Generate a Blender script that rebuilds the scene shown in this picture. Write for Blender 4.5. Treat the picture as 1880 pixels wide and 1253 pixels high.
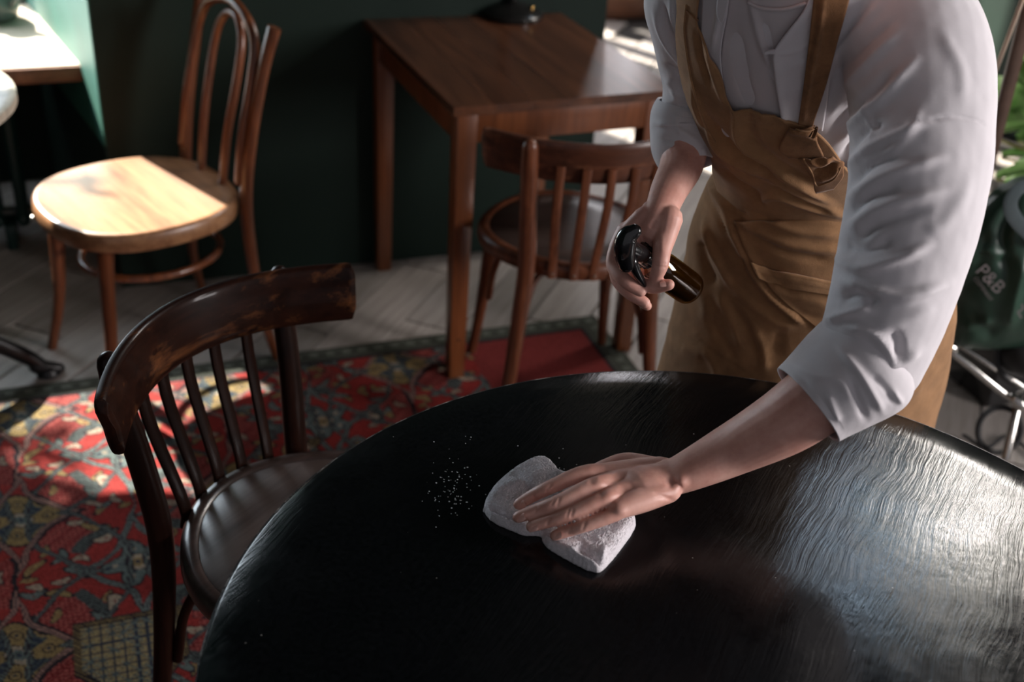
import bpy, bmesh, math, random
import numpy as np
from mathutils import Vector, Matrix
from mathutils.bvhtree import BVHTree
for o in list(bpy.data.objects): bpy.data.objects.remove(o)
random.seed(4); rng = np.random.default_rng(7)
scene = bpy.context.scene
C = scene.collection
R = math.radians
# ------------------------------------------------------------------ camera
CF, CH = 2155.766, 1.65005
CFW = np.array([0, 0.86126, -0.50816]); CR = np.array([0.99768, 0.03462, 0.05868]); CU = np.array([-0.06813, 0.50698, 0.85926])
CP = np.array([0, 0, CH])
cd = bpy.data.cameras.new('camera'); cam = bpy.data.objects.new('camera', cd); C.objects.link(cam)
cam.matrix_world = Matrix([[CR[0], CU[0], -CFW[0], 0], [CR[1], CU[1], -CFW[1], 0], [CR[2], CU[2], -CFW[2], CH], [0, 0, 0, 1]])
cd.sensor_width = 36; cd.lens = CF / 1880 * 36; cd.clip_start = 0.02
cd.dof.use_dof = True; cd.dof.focus_distance = 1.50; cd.dof.aperture_fstop = 3.2
scene.camera = cam
# ------------------------------------------------------------------ view, world, sun and window light
scene.view_settings.view_transform = 'Standard'; scene.view_settings.look = 'None'
scene.view_settings.gamma = 1; scene.view_settings.use_curve_mapping = False
scene.view_settings.exposure = 0.22
world = bpy.data.worlds.new('sky'); scene.world = world; world.use_nodes = True
bg = world.node_tree.nodes['Background']; bg.inputs[0].default_value = (0.78, 0.76, 0.82, 1); bg.inputs[1].default_value = 0.27
sun = bpy.data.lights.new('sun', 'SUN'); sun.energy = 30; sun.angle = R(0.9); sun.color = (1.0, 0.93, 0.82)
so = bpy.data.objects.new('sun', sun); C.objects.link(so)
SAZ, SEL = R(-42.57), R(37)
sd = Vector((math.cos(SAZ) * math.cos(SEL), math.sin(SAZ) * math.cos(SEL), -math.sin(SEL)))
so.rotation_euler = sd.to_track_quat('-Z', 'Y').to_euler()
# room frame: origin at the corner of the window recess, al along the back wall, no outwards through it
WB = np.array([-1.124, 2.950]); WA = np.array([math.cos(R(21)), math.sin(R(21))]); WN = np.array([-WA[1], WA[0]])
def RM(al, no, z): p = WB + al * WA + no * WN; return np.array([p[0], p[1], z])
def area(name, loc, facing, sx, sy, power, col):
    l = bpy.data.lights.new(name, 'AREA'); l.shape = 'RECTANGLE'; l.size = sx; l.size_y = sy; l.energy = power; l.color = col
    o = bpy.data.objects.new(name, l); C.objects.link(o); o.location = loc
    o.rotation_euler = Vector(facing).to_track_quat('-Z', 'Y').to_euler(); return o
WALL_R = 3.6
area('daylight_recess_window', RM(-1.0, 0.98, 1.2), (-WN[0], -WN[1], -0.25), 1.25, 1.1, 60, (0.80, 0.90, 1.0))
area('daylight_side_window_right', RM(WALL_R + .06, .11, 2.80), (-WA[0], -WA[1], 0), .46, 1.35, 68, (1.0, 0.93, 0.86))
area('daylight_side_window_left', RM(WALL_R + .06, .765, 3.92), (-WA[0], -WA[1], 0), .42, .92, 24, (0.62, 0.80, 1.0))
area('daylight_front_window', RM(WALL_R + .06, -3.7, 1.75), (-WA[0], -WA[1], 0), 1.3, 1.7, 175, (1.0, 0.94, 0.93))
area('daylight_rear_door', RM(2.3, 2.62, 1.2), (-WN[0], -WN[1], 0), 2.0, 1.8, 62, (0.93, 0.94, 1.0))

# ------------------------------------------------------------------ helpers
def nrm(v): return v / (np.linalg.norm(v) + 1e-12)
def ray(x, y): return CFW * CF + (x - 940) * CR - (y - 626.5) * CU
def U(x, y, z):
    d = ray(x, y); return CP + d * ((z - CH) / d[2])
def PY(x, y, Y):
    d = ray(x, y); return CP + d * (Y / d[1])
def proj(P):
    d = np.atleast_2d(P) - CP; z = d @ CFW
    return np.stack([940 + CF * (d @ CR) / z, 626.5 - CF * (d @ CU) / z], 1)
def merge(*ms):
    V, F, n = [], [], 0
    for v, f in ms:
        V.append(np.asarray(v, float).reshape(-1, 3)); F += [tuple(i + n for i in q) for q in f]; n += len(V[-1])
    return np.concatenate(V), F
def rotz(m, a):
    v = np.asarray(m[0], float); c, s = math.cos(a), math.sin(a)
    return v @ np.array([[c, s, 0], [-s, c, 0], [0, 0, 1]]), m[1]
def move(m, d): return np.asarray(m[0], float) + np.asarray(d), m[1]
def obj(name, m, mat, parent=None, smooth=True, world=True, auto=True):
    v = np.asarray(m[0], float)
    if parent is not None and world: v = v - np.array(parent.location)
    me = bpy.data.meshes.new(name); me.from_pydata([tuple(p) for p in v], [], [tuple(int(i) for i in f) for f in m[1]])
    bm = bmesh.new(); bm.from_mesh(me); bmesh.ops.recalc_face_normals(bm, faces=bm.faces); bm.to_mesh(me); bm.free()
    me.materials.append(mat)
    if smooth:
        me.polygons.foreach_set('use_smooth', [True] * len(me.polygons))
        if auto:
            try: me.set_sharp_from_angle(angle=R(42))
            except Exception: pass
    o = bpy.data.objects.new(name, me); C.objects.link(o)
    if parent is not None: o.parent = parent
    return o
def thing(name, label, cat, loc=(0, 0, 0), rz=0, group=None):
    o = bpy.data.objects.new(name, None); C.objects.link(o); o.location = loc; o.rotation_euler = (0, 0, rz)
    o.empty_display_size = .05
    tag(o, label, cat, group); return o
def tag(o, label, cat, group=None):
    o['label'] = label; o['category'] = cat
    if group: o['group'] = group
    return o
def struct(o): o['kind'] = 'structure'; return o
def catmull(P, n):
    P = np.asarray(P, float); k = len(P)
    if k < 3:
        t = np.linspace(0, 1, n)[:, None]; return P[0] * (1 - t) + P[-1] * t
    E = np.vstack([2 * P[0] - P[1], P, 2 * P[-1] - P[-2]]); out = []
    for s in np.linspace(0, k - 1, n):
        i = min(int(s), k - 2); t = s - i; a, b, c, d = E[i:i + 4]
        out.append(.5 * ((2 * b) + (c - a) * t + (2 * a - 5 * b + 4 * c - d) * t * t + (3 * b - a - 3 * c + d) * t ** 3))
    return np.array(out)
def tube(path, rad, seg=12, n=None, up=None, flat=1.0, caps='round', profile=None):
    """rad: scalar, list of scalars; flat: ratio of the second axis (towards up)."""
    P = np.asarray(path, float); rad = np.asarray(rad, float)
    if rad.ndim == 0: rad = np.full(len(P), float(rad))
    fl = np.asarray(flat, float); fl = np.full(len(P), float(fl)) if fl.ndim == 0 else fl
    if n:
        A = catmull(np.column_stack([P, rad, fl]), n); P, rad, fl = A[:, :3], A[:, 3], A[:, 4]
    k = len(P); T = np.array([nrm(P[min(i + 1, k - 1)] - P[max(i - 1, 0)]) for i in range(k)])
    V = []; u = None
    if caps == 'round':
        hs = [.0, .5, .85]
        pre = [(P[0] - T[0] * rad[0] * math.sqrt(1 - h * h), rad[0] * max(h, .12), fl[0], T[0]) for h in hs]
        post = [(P[-1] + T[-1] * rad[-1] * math.sqrt(1 - h * h), rad[-1] * max(h, .12), fl[-1], T[-1]) for h in hs[::-1]]
    else: pre = post = []
    S = pre + [(P[i], rad[i], fl[i], T[i]) for i in range(k)] + post
    for p, r, f_, t in S:
        if up is not None: u0 = np.asarray(up, float)
        elif u is None: u0 = np.array([0, 0, 1.]) if abs(t[2]) < .9 else np.array([0, 1., 0])
        else: u0 = u
        u = nrm(u0 - t * (u0 @ t)); w = np.cross(t, u)
        for j in range(seg):
            a = 2 * math.pi * j / seg
            if profile is None: ca, sa = math.cos(a), math.sin(a)
            else:
                ca, sa = math.cos(a), math.sin(a); e = profile
                ca = math.copysign(abs(ca) ** e, ca); sa = math.copysign(abs(sa) ** e, sa)
            V.append(p + w * r * ca + u * r * f_ * sa)
    F = []; m = len(S)
    for i in range(m - 1):
        for j in range(seg):
            a = i * seg + j; b = i * seg + (j + 1) % seg; F.append((a, b, b + seg, a + seg))
    F.append(tuple(range(seg))[::-1]); F.append(tuple((m - 1) * seg + j for j in range(seg)))
    return np.array(V), F
def box(c, s, bev=0.0, rz=0):
    bm = bmesh.new(); bmesh.ops.create_cube(bm, size=1)
    for v in bm.verts: v.co = Vector((v.co.x * s[0], v.co.y * s[1], v.co.z * s[2]))
    if bev > 0: bmesh.ops.bevel(bm, geom=bm.edges[:], offset=bev, segments=2, profile=.5, affect='EDGES')
    bm.verts.index_update(); v = np.array([tuple(x.co) for x in bm.verts]); f = [tuple(x.index for x in q.verts) for q in bm.faces]; bm.free()
    if rz: v, f = rotz((v, f), rz)
    return v + np.asarray(c, float), f
def prism(poly, z0, z1, bev=0.0):
    """poly: xy points counter clockwise"""
    bm = bmesh.new(); vs = [bm.verts.new((p[0], p[1], z0)) for p in poly]; f = bm.faces.new(vs)
    r = bmesh.ops.extrude_face_region(bm, geom=[f])
    for g in r['geom']:
        if isinstance(g, bmesh.types.BMVert): g.co.z = z1
    if bev > 0: bmesh.ops.bevel(bm, geom=bm.edges[:], offset=bev, segments=2, profile=.5, affect='EDGES')
    bm.verts.index_update(); v = np.array([tuple(x.co) for x in bm.verts]); f = [tuple(x.index for x in q.verts) for q in bm.faces]; bm.free()
    return v, f
def lathe(prof, seg=48, c=(0, 0), sx=None):
    V, F = [], []
    for r, z in prof:
        for j in range(seg):
            a = 2 * math.pi * j / seg; k = sx(a) if sx else 1
            V.append((c[0] + r * k * math.cos(a), c[1] + r * k * math.sin(a), z))
    for i in range(len(prof) - 1):
        for j in range(seg):
            a = i * seg + j; b = i * seg + (j + 1) % seg; F.append((a, b, b + seg, a + seg))
    F.append(tuple(range(seg))[::-1]); F.append(tuple((len(prof) - 1) * seg + j for j in range(seg)))
    return np.array(V), F
def fuse(ms, voxel, smooth=4, factor=.5):
    m = merge(*ms); me = bpy.data.meshes.new('t'); me.from_pydata([tuple(p) for p in m[0]], [], m[1])
    bm = bmesh.new(); bm.from_mesh(me); bmesh.ops.recalc_face_normals(bm, faces=bm.faces); bm.to_mesh(me); bm.free()
    o = bpy.data.objects.new('t', me); C.objects.link(o)
    r = o.modifiers.new('r', 'REMESH'); r.mode = 'VOXEL'; r.voxel_size = voxel
    if smooth: s = o.modifiers.new('s', 'SMOOTH'); s.iterations = smooth; s.factor = factor
    dg = bpy.context.evaluated_depsgraph_get(); e = o.evaluated_get(dg); m2 = e.to_mesh()
    v = np.empty(len(m2.vertices) * 3); m2.vertices.foreach_get('co', v); v = v.reshape(-1, 3)
    f = [tuple(p.vertices) for p in m2.polygons]; e.to_mesh_clear()
    bpy.data.objects.remove(o); bpy.data.meshes.remove(me)
    return v, f
def vnormals(m):
    v, f = m; me = bpy.data.meshes.new('t'); me.from_pydata([tuple(p) for p in v], [], f); me.update()
    n = np.empty(len(v) * 3); me.vertices.foreach_get('normal', n); bpy.data.meshes.remove(me); return n.reshape(-1, 3)
def seg_dist(p, a, b):
    ab = b - a; t = np.clip(((p - a) @ ab) / (ab @ ab + 1e-9), 0, 1); return np.linalg.norm(p - (a + t[:, None] * ab), axis=1), t
def folds(m, lines, sign=1, nn=None):
    """raise ridges (or sink creases) of cloth along seams that follow the given curves on the side the curves lie on"""
    v, f = m; n = vnormals(m) if nn is None else nn; q = proj(v); view = nrm(CP - v.mean(0))
    face = np.clip((n * ((CP - v) / np.linalg.norm(CP - v, axis=1)[:, None])).sum(1) * 2.5 + .1, 0, 1)
    d = np.zeros(len(v))
    for pts, wd, h in lines:
        P = catmull(np.array(pts, float), 14); best = np.full(len(v), 1e9); tt = np.zeros(len(v))
        for i in range(13):
            dd, t = seg_dist(q, P[i], P[i + 1]); k = dd < best; best[k] = dd[k]; tt[k] = (i + t[k]) / 13
        taper = np.clip(np.minimum(tt, 1 - tt) * 5 + .25, 0, 1)
        d += h * taper * np.exp(-(best / wd) ** 2) 
    return v + n * (d * face * sign)[:, None], f
def fnoise(P, scale, octs=3, seed=0):
    """cheap smooth 3D noise from sines"""
    r = np.random.default_rng(seed); out = np.zeros(len(P)); a = 1.0
    for o in range(octs):
        for k in range(5):
            w = r.normal(size=3) * scale * (1.9 ** o); ph = r.uniform(0, 6.28); out += a * np.sin(P @ w + ph + 1.3 * np.sin(P @ (w[[1, 2, 0]]) * .7 + ph))
        a *= .5
    return out / 5

# ------------------------------------------------------------------ materials
def nodes(name):
    m = bpy.data.materials.new(name); m.use_nodes = True; nt = m.node_tree; return m, nt, nt.nodes['Principled BSDF']
def N(nt, t, **kw):
    n = nt.nodes.new(t)
    for k, v in kw.items():
        if k.startswith('i_'): n.inputs[k[2:].replace('_', ' ')].default_value = v
        else: setattr(n, k, v)
    return n
def L(nt, a, b): nt.links.new(a, b)
def ramp(nt, fac, stops):
    r = N(nt, 'ShaderNodeValToRGB'); e = r.color_ramp.elements
    while len(e) < len(stops): e.new(.5)
    for k, (p, c) in enumerate(stops): e[k].position = p; e[k].color = c if len(c) == 4 else (*c, 1)
    L(nt, fac, r.inputs[0]); return r
def coords(nt, scale, kind='Object', rot=(0, 0, 0)):
    tc = N(nt, 'ShaderNodeTexCoord'); mp = N(nt, 'ShaderNodeMapping'); mp.inputs['Scale'].default_value = scale; mp.inputs['Rotation'].default_value = rot
    L(nt, tc.outputs[kind], mp.inputs['Vector']); return mp.outputs[0]
def noise(nt, vec, scale, detail=5, rough=.55, dist=0):
    n = N(nt, 'ShaderNodeTexNoise'); n.inputs['Scale'].default_value = scale; n.inputs['Detail'].default_value = detail; n.inputs['Roughness'].default_value = rough; n.inputs['Distortion'].default_value = dist
    L(nt, vec, n.inputs['Vector']); return n.outputs['Fac']
def bump(nt, p, h, strength=.3, dist=.002):
    b = N(nt, 'ShaderNodeBump'); b.inputs['Strength'].default_value = strength; b.inputs['Distance'].default_value = dist
    L(nt, h, b.inputs['Height']); L(nt, b.outputs[0], p.inputs['Normal']); return b
def simple(name, col, rough=.5, metal=0, var=.15, scale=20, bmp=0.0, bs=200, coat=0, spec=.5):
    m, nt, p = nodes(name); v = coords(nt, (1, 1, 1))
    f = noise(nt, v, scale); c = np.array(col)
    r = ramp(nt, f, [(.3, tuple(c * (1 - var))), (.7, tuple(np.minimum(c * (1 + var), 1)))]); L(nt, r.outputs[0], p.inputs['Base Color'])
    p.inputs['Roughness'].default_value = rough; p.inputs['Metallic'].default_value = metal; p.inputs['Coat Weight'].default_value = coat
    p.inputs['Specular IOR Level'].default_value = spec
    if bmp: bump(nt, p, noise(nt, v, bs, 3), bmp, .001)
    return m
def wood(name, dark, light, axis='z', rough=.35, coat=.2, scale=1.0, wear=None, wearcol=(.3, .12, .04), bmp=.15, spec=.5, crough=.25):
    m, nt, p = nodes(name)
    s = {'z': (26, 26, 2.0), 'x': (2.0, 26, 26), 'y': (26, 2.0, 26)}[axis]
    v = coords(nt, tuple(scale * k for k in s))
    f = noise(nt, v, 1.6, 8, .62, .6); f2 = noise(nt, v, 9, 4, .6)
    mx = N(nt, 'ShaderNodeMath', operation='MULTIPLY_ADD'); L(nt, f2, mx.inputs[0]); mx.inputs[1].default_value = .35; L(nt, f, mx.inputs[2])
    r = ramp(nt, mx.outputs[0], [(.45, dark), (.85, light)]); col = r.outputs[0]
    if wear:
        v2 = coords(nt, tuple(k * .35 for k in s)); w = noise(nt, v2, 3.0, 9, .7)
        rw = ramp(nt, w, [(wear, (0, 0, 0)), (wear + .16, (1, 1, 1))])
        mix = N(nt, 'ShaderNodeMix', data_type='RGBA'); L(nt, rw.outputs[0], mix.inputs[0]); L(nt, col, mix.inputs[6]); mix.inputs[7].default_value = (*wearcol, 1); col = mix.outputs[2]
        rr = N(nt, 'ShaderNodeMapRange'); L(nt, rw.outputs[0], rr.inputs[0]); rr.inputs[3].default_value = rough; rr.inputs[4].default_value = min(1, rough + .25); L(nt, rr.outputs[0], p.inputs['Roughness'])
    else: p.inputs['Roughness'].default_value = rough
    L(nt, col, p.inputs['Base Color']); p.inputs['Coat Weight'].default_value = coat; p.inputs['Coat Roughness'].default_value = crough
    p.inputs['Specular IOR Level'].default_value = spec
    bump(nt, p, mx.outputs[0], bmp, .0012); return m
def cloth_mat(name, col, weave=1400, var=.12, bmp=.25, vs=14, rough=.9, sheen=.2):
    m, nt, p = nodes(name); v = coords(nt, (1, 1, 1))
    f = noise(nt, v, vs, 6, .65); c = np.array(col)
    r = ramp(nt, f, [(.3, tuple(c * (1 - var))), (.7, tuple(np.minimum(c * (1 + var), 1)))]); L(nt, r.outputs[0], p.inputs['Base Color'])
    p.inputs['Roughness'].default_value = rough; p.inputs['Sheen Weight'].default_value = sheen; p.inputs['Specular IOR Level'].default_value = .2
    w = noise(nt, v, weave, 2, .5); w2 = noise(nt, v, 90, 4, .6)
    a = N(nt, 'ShaderNodeMath', operation='ADD'); L(nt, w, a.inputs[0]); L(nt, w2, a.inputs[1]); bump(nt, p, a.outputs[0], bmp, .0012)
    return m
M = {}
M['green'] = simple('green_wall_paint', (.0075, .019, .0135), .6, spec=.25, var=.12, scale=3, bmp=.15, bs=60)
M['teal'] = simple('sunlit_green_paint', (.022, .115, .085), .6, var=.14, scale=6, bmp=.15, bs=50)  # wall green as the sun turns it, light put into the colour
M['ceiling'] = simple('ceiling_paint', (.05, .05, .048), .8, scale=3)
M['radiator'] = simple('radiator_paint', (.008, .03, .026), .4, scale=8)
M['iron'] = simple('black_cast_iron', (.012, .012, .013), .38, metal=.3, scale=30, bmp=.3, bs=80)
M['chrome'] = simple('chrome', (.62, .6, .57), .18, metal=1, scale=10)
M['blackplastic'] = simple('black_plastic', (.006, .006, .007), .22, scale=10, coat=.5)
M['rubber'] = simple('black_rubber', (.012, .012, .013), .6, scale=10)
M['screw'] = simple('screw_metal', (.35, .33, .3), .35, metal=1)
M['lampmetal'] = simple('dark_lamp_metal', (.035, .034, .033), .22, metal=.7, scale=10)
M['cord'] = simple('cable_plastic', (.01, .01, .012), .5)
M['frame'] = simple('window_frame_paint', (.55, .55, .52), .5, scale=5)
M['sillw'] = wood('limed_sill_wood', (.36, .26, .18), (.52, .44, .36), 'x', .5, 0, .5)
M['sillf'] = wood('brown_sill_edge', (.10, .035, .018), (.26, .10, .05), 'x', .45, .1, .5)
M['railwood'] = wood('dark_walnut_rail', (.007, .0022, .0014), (.024, .007, .0035), 'x', .42, .16, 1, wear=.54, wearcol=(.13, .045, .015), spec=.08, crough=.10)
M['darkwood'] = wood('dark_walnut', (.006, .0022, .0015), (.022, .0075, .0045), 'z', .4, .14, 1, wear=.62, wearcol=(.09, .03, .014), spec=.10, crough=.15)
M['darkseat'] = wood('dark_seat_plywood', (.045, .028, .024), (.115, .080, .070), 'x', .40, .25, .8, bmp=.25)
M['darkrim'] = wood('dark_seat_rim', (.02, .012, .010), (.07, .042, .036), 'x', .30, .4, .8)
M['midwood'] = wood('red_brown_bentwood', (.045, .013, .006), (.17, .055, .025), 'z', .36, .25, 1, wear=.62, wearcol=(.34, .15, .08), spec=.3)
M['midrail'] = wood('worn_mahogany_rail', (.028, .010, .006), (.10, .034, .018), 'x', .38, .2, 1, wear=.52, wearcol=(.24, .09, .045), spec=.3)
M['midseat'] = wood('dark_leather_brown_seat', (.03, .02, .017), (.07, .045, .038), 'x', .30, .35, .6)
M['thonet'] = wood('amber_brown_bentwood', (.05, .014, .006), (.20, .060, .020), 'z', .30, .4, 1)
M['thonetseat'] = wood('worn_birch_seat', (.22, .14, .08), (.38, .27, .165), 'x', .42, .15, .3)
M['thonetrim'] = wood('brown_seat_rim', (.12, .045, .02), (.34, .17, .08), 'x', .35, .3, .5)
M['tablew'] = wood('orange_brown_table_wood', (.10, .028, .009), (.24, .075, .025), 'z', .33, .25, .7)
M['tabletop'] = wood('brown_tabletop_wood', (.042, .013, .006), (.125, .045, .020), 'y', .24, .5, .6)
M['shirt'] = cloth_mat('white_cotton', (.70, .665, .69), 1500, .03, .16, 20, sheen=.05)
M['tee'] = cloth_mat('white_jersey', (.60, .55, .56), 1800, .03, .12, 20, sheen=.05)
M['apron'] = cloth_mat('tan_washed_canvas', (.33, .178, .085), 1100, .22, .45, 26, sheen=.15)
M['apronedge'] = cloth_mat('tan_canvas_seam', (.37, .205, .10), 1100, .25, .5, 60, sheen=.15)
M['strap'] = cloth_mat('brown_canvas_strap', (.25, .122, .055), 1100, .3, .5, 50, sheen=.15)
M['terry'] = cloth_mat('white_terry', (.80, .76, .80), 900, .10, 1.0, 260, sheen=.3)
M['trousers'] = cloth_mat('dark_trousers', (.02, .02, .025))
M['bag'] = simple('green_nylon', (.022, .058, .038), .42, var=.25, scale=9, bmp=.3, bs=25)
M['grey'] = cloth_mat('grey_webbing', (.065, .085, .092), 600)
M['print'] = simple('grey_print', (.30, .27, .27), .7)
M['pot'] = simple('terracotta_white', (.45, .42, .38), .6)
M['soil'] = simple('soil', (.02, .013, .008), .95, scale=60, bmp=.6)
M['hair'] = simple('black_hair', (.012, .008, .006), .4, scale=80)
M['paleshoe'] = simple('white_shoe', (.5, .5, .5), .6)
M['vase'] = simple('dark_glazed_ceramic', (.10, .13, .13), .25, coat=.5)
M['linen'] = simple('cream_card', (.62, .55, .45), .8)
def skin_mat():
    m, nt, p = nodes('skin'); v = coords(nt, (1, 1, 1)); f = noise(nt, v, 30, 5, .6)
    r = ramp(nt, f, [(.3, (.60, .29, .23)), (.7, (.80, .46, .38))]); L(nt, r.outputs[0], p.inputs['Base Color'])
    p.inputs['Roughness'].default_value = .48; p.inputs['Subsurface Weight'].default_value = .12; p.inputs['Subsurface Radius'].default_value = (.01, .004, .002); p.inputs['Subsurface Scale'].default_value = .5
    bump(nt, p, noise(nt, v, 500, 3), .12, .0006); return m
M['skin'] = skin_mat()
M['nail'] = simple('nail', (.78, .44, .37), .3, var=.03)
def leaf_mat():
    m, nt, p = nodes('leaf'); v = coords(nt, (1, 1, 1)); f = noise(nt, v, 14, 4)
    r = ramp(nt, f, [(.35, (.13, .32, .06)), (.7, (.42, .62, .24))]); L(nt, r.outputs[0], p.inputs['Base Color']); p.inputs['Roughness'].default_value = .35
    p.inputs['Transmission Weight'].default_value = 0; return m
M['leaf'] = leaf_mat()
M['stem'] = simple('stem', (.30, .27, .10), .5)
def glass_mat(name, col, a=.06):
    m = bpy.data.materials.new(name); m.use_nodes = True; nt = m.node_tree; nt.nodes.clear()
    o = N(nt, 'ShaderNodeOutputMaterial'); t = N(nt, 'ShaderNodeBsdfTransparent'); t.inputs[0].default_value = (*col, 1); g = N(nt, 'ShaderNodeBsdfGlossy'); g.inputs['Roughness'].default_value = .03
    x = N(nt, 'ShaderNodeMixShader'); x.inputs[0].default_value = a; L(nt, t.outputs[0], x.inputs[1]); L(nt, g.outputs[0], x.inputs[2]); L(nt, x.outputs[0], o.inputs[0]); return m
M['glass'] = glass_mat('window_glass', (.96, .98, .98))
def amber_mat():
    m = glass_mat('amber_bottle', (.50, .36, .17), .10); return m
M['amber'] = amber_mat()
M['liquid'] = simple('amber_shade', (.05, .032, .014), .12, coat=.4)
def black_table_mat():
    m, nt, p = nodes('black_painted_tabletop')
    tc = N(nt, 'ShaderNodeTexCoord')
    # brush strokes: long distorted streaks
    m0 = N(nt, 'ShaderNodeMapping'); m0.inputs['Rotation'].default_value = (0, 0, R(-62)); L(nt, tc.outputs['Object'], m0.inputs[0]); mp = N(nt, 'ShaderNodeMapping'); mp.inputs['Scale'].default_value = (5, 55, 30); L(nt, m0.outputs[0], mp.inputs[0])
    sw = noise(nt, tc.outputs['Object'], 3.2, 3, .5)
    add = N(nt, 'ShaderNodeVectorMath', operation='MULTIPLY_ADD'); L(nt, sw, add.inputs[0]); add.inputs[1].default_value = (1.2, 4, 0); L(nt, mp.outputs[0], add.inputs[2])
    st = noise(nt, add.outputs[0], 1.0, 6, .62); fine = noise(nt, add.outputs[0], 6, 4, .6)
    lump = noise(nt, tc.outputs['Object'], 9, 4, .55)
    h = N(nt, 'ShaderNodeMath', operation='MULTIPLY_ADD'); L(nt, fine, h.inputs[0]); h.inputs[1].default_value = .22; L(nt, st, h.inputs[2])
    h2 = N(nt, 'ShaderNodeMath', operation='MULTIPLY_ADD'); L(nt, lump, h2.inputs[0]); h2.inputs[1].default_value = .9; L(nt, h.outputs[0], h2.inputs[2])
    bump(nt, p, h2.outputs[0], .20, .0033)
    # dusty roughness
    d = noise(nt, tc.outputs['Object'], 5.5, 8, .7); d2 = noise(nt, tc.outputs['Object'], 160, 3, .6)
    rr = N(nt, 'ShaderNodeMapRange'); L(nt, d, rr.inputs[0]); rr.inputs[1].default_value = .35; rr.inputs[2].default_value = .65; rr.inputs[3].default_value = .10; rr.inputs[4].default_value = .26; L(nt, rr.outputs[0], p.inputs['Roughness'])
    # paint specks and scratches
    sp = N(nt, 'ShaderNodeTexVoronoi'); sp.inputs['Scale'].default_value = 75; L(nt, tc.outputs['Object'], sp.inputs['Vector'])
    spr = ramp(nt, sp.outputs['Distance'], [(.05, (1, 1, 1)), (.08, (0, 0, 0))]); 
    pick = N(nt, 'ShaderNodeSeparateColor'); L(nt, sp.outputs['Color'], pick.inputs[0]); pk = ramp(nt, pick.outputs[0], [(.93, (0, 0, 0)), (.94, (1, 1, 1))])
    mu = N(nt, 'ShaderNodeMath', operation='MULTIPLY'); L(nt, spr.outputs[0], mu.inputs[0]); L(nt, pk.outputs[0], mu.inputs[1])
    base = ramp(nt, d2, [(.35, (.0018, .002, .0024)), (.75, (.0055, .006, .0072))])
    mix = N(nt, 'ShaderNodeMix', data_type='RGBA'); L(nt, mu.outputs[0], mix.inputs[0]); L(nt, base.outputs[0], mix.inputs[6]); mix.inputs[7].default_value = (.22, .21, .19, 1)
    L(nt, mix.outputs[2], p.inputs['Base Color']); p.inputs['Specular IOR Level'].default_value = .30; return m
M['blacktable'] = black_table_mat()
def edge_mat():
    m, nt, p = nodes('worn_black_edge'); tc = N(nt, 'ShaderNodeTexCoord'); f = noise(nt, tc.outputs['Object'], 30, 8, .75)
    r = ramp(nt, f, [(.50, (.012, .012, .013)), (.62, (.35, .33, .31))]); L(nt, r.outputs[0], p.inputs['Base Color']); p.inputs['Roughness'].default_value = .45; return m
M['edge'] = edge_mat()
def plank_mat():
    m, nt, p = nodes('grey_limed_plank'); v = coords(nt, (2.2, 34, 20)); f = noise(nt, v, 1.4, 8, .65, .5)
    oi = N(nt, 'ShaderNodeObjectInfo'); r = ramp(nt, f, [(.3, (.21, .185, .165)), (.7, (.40, .36, .335))])
    hs = N(nt, 'ShaderNodeHueSaturation'); mr = N(nt, 'ShaderNodeMapRange'); L(nt, oi.outputs['Random'], mr.inputs[0]); mr.inputs[3].default_value = .75; mr.inputs[4].default_value = 1.25
    L(nt, mr.outputs[0], hs.inputs['Value']); L(nt, r.outputs[0], hs.inputs['Color']); L(nt, hs.outputs[0], p.inputs['Base Color']); p.inputs['Roughness'].default_value = .5
    bump(nt, p, f, .2, .001); return m
M['plank'] = plank_mat()
def attr_mat(name, attr, rough=.95, bmp=.8, bs=260):
    m, nt, p = nodes(name); a = N(nt, 'ShaderNodeVertexColor'); a.layer_name = attr
    v = coords(nt, (1, 1, 1)); f = noise(nt, v, bs, 3, .6); f2 = noise(nt, v, 60, 4, .6)
    k = N(nt, 'ShaderNodeMapRange'); L(nt, f, k.inputs[0]); k.inputs[1].default_value = .3; k.inputs[2].default_value = .7; k.inputs[3].default_value = .5; k.inputs[4].default_value = 1.45
    mx = N(nt, 'ShaderNodeVectorMath', operation='SCALE'); L(nt, a.outputs['Color'], mx.inputs[0]); L(nt, k.outputs[0], mx.inputs['Scale']); L(nt, mx.outputs[0], p.inputs['Base Color'])
    p.inputs['Roughness'].default_value = rough; p.inputs['Specular IOR Level'].default_value = .1; bump(nt, p, f, bmp, .002); return m
M['rug'] = attr_mat('patterned_wool', 'pile')
def marble_mat():
    m, nt, p = nodes('grey_blue_tabletop'); v = coords(nt, (1, 1, 1)); f = noise(nt, v, 9, 8, .7, 1.5)
    r = ramp(nt, f, [(.35, (.14, .18, .24)), (.6, (.25, .30, .36))]); L(nt, r.outputs[0], p.inputs['Base Color']); p.inputs['Roughness'].default_value = .3; return m
M['marble'] = marble_mat()

# ------------------------------------------------------------------ the room
def wallbox(name, a0, a1, n0, n1, z0, z1, mat, parent=None):
    P = [RM(a0, n0, 0), RM(a1, n0, 0), RM(a1, n1, 0), RM(a0, n1, 0)]
    o = obj(name, prism([p[:2] for p in P], z0, z1), mat, parent, smooth=False)
    if parent is None: struct(o)
    return o
CEIL = 4.5
fl = struct(obj('floor', prism([RM(-4.5, -4.8, 0)[:2], RM(6, -4.8, 0)[:2], RM(6, 3.2, 0)[:2], RM(-4.5, 3.2, 0)[:2]], -.06, -.012), simple('dark_grout', (.035, .03, .028), .9), smooth=False))
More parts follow.
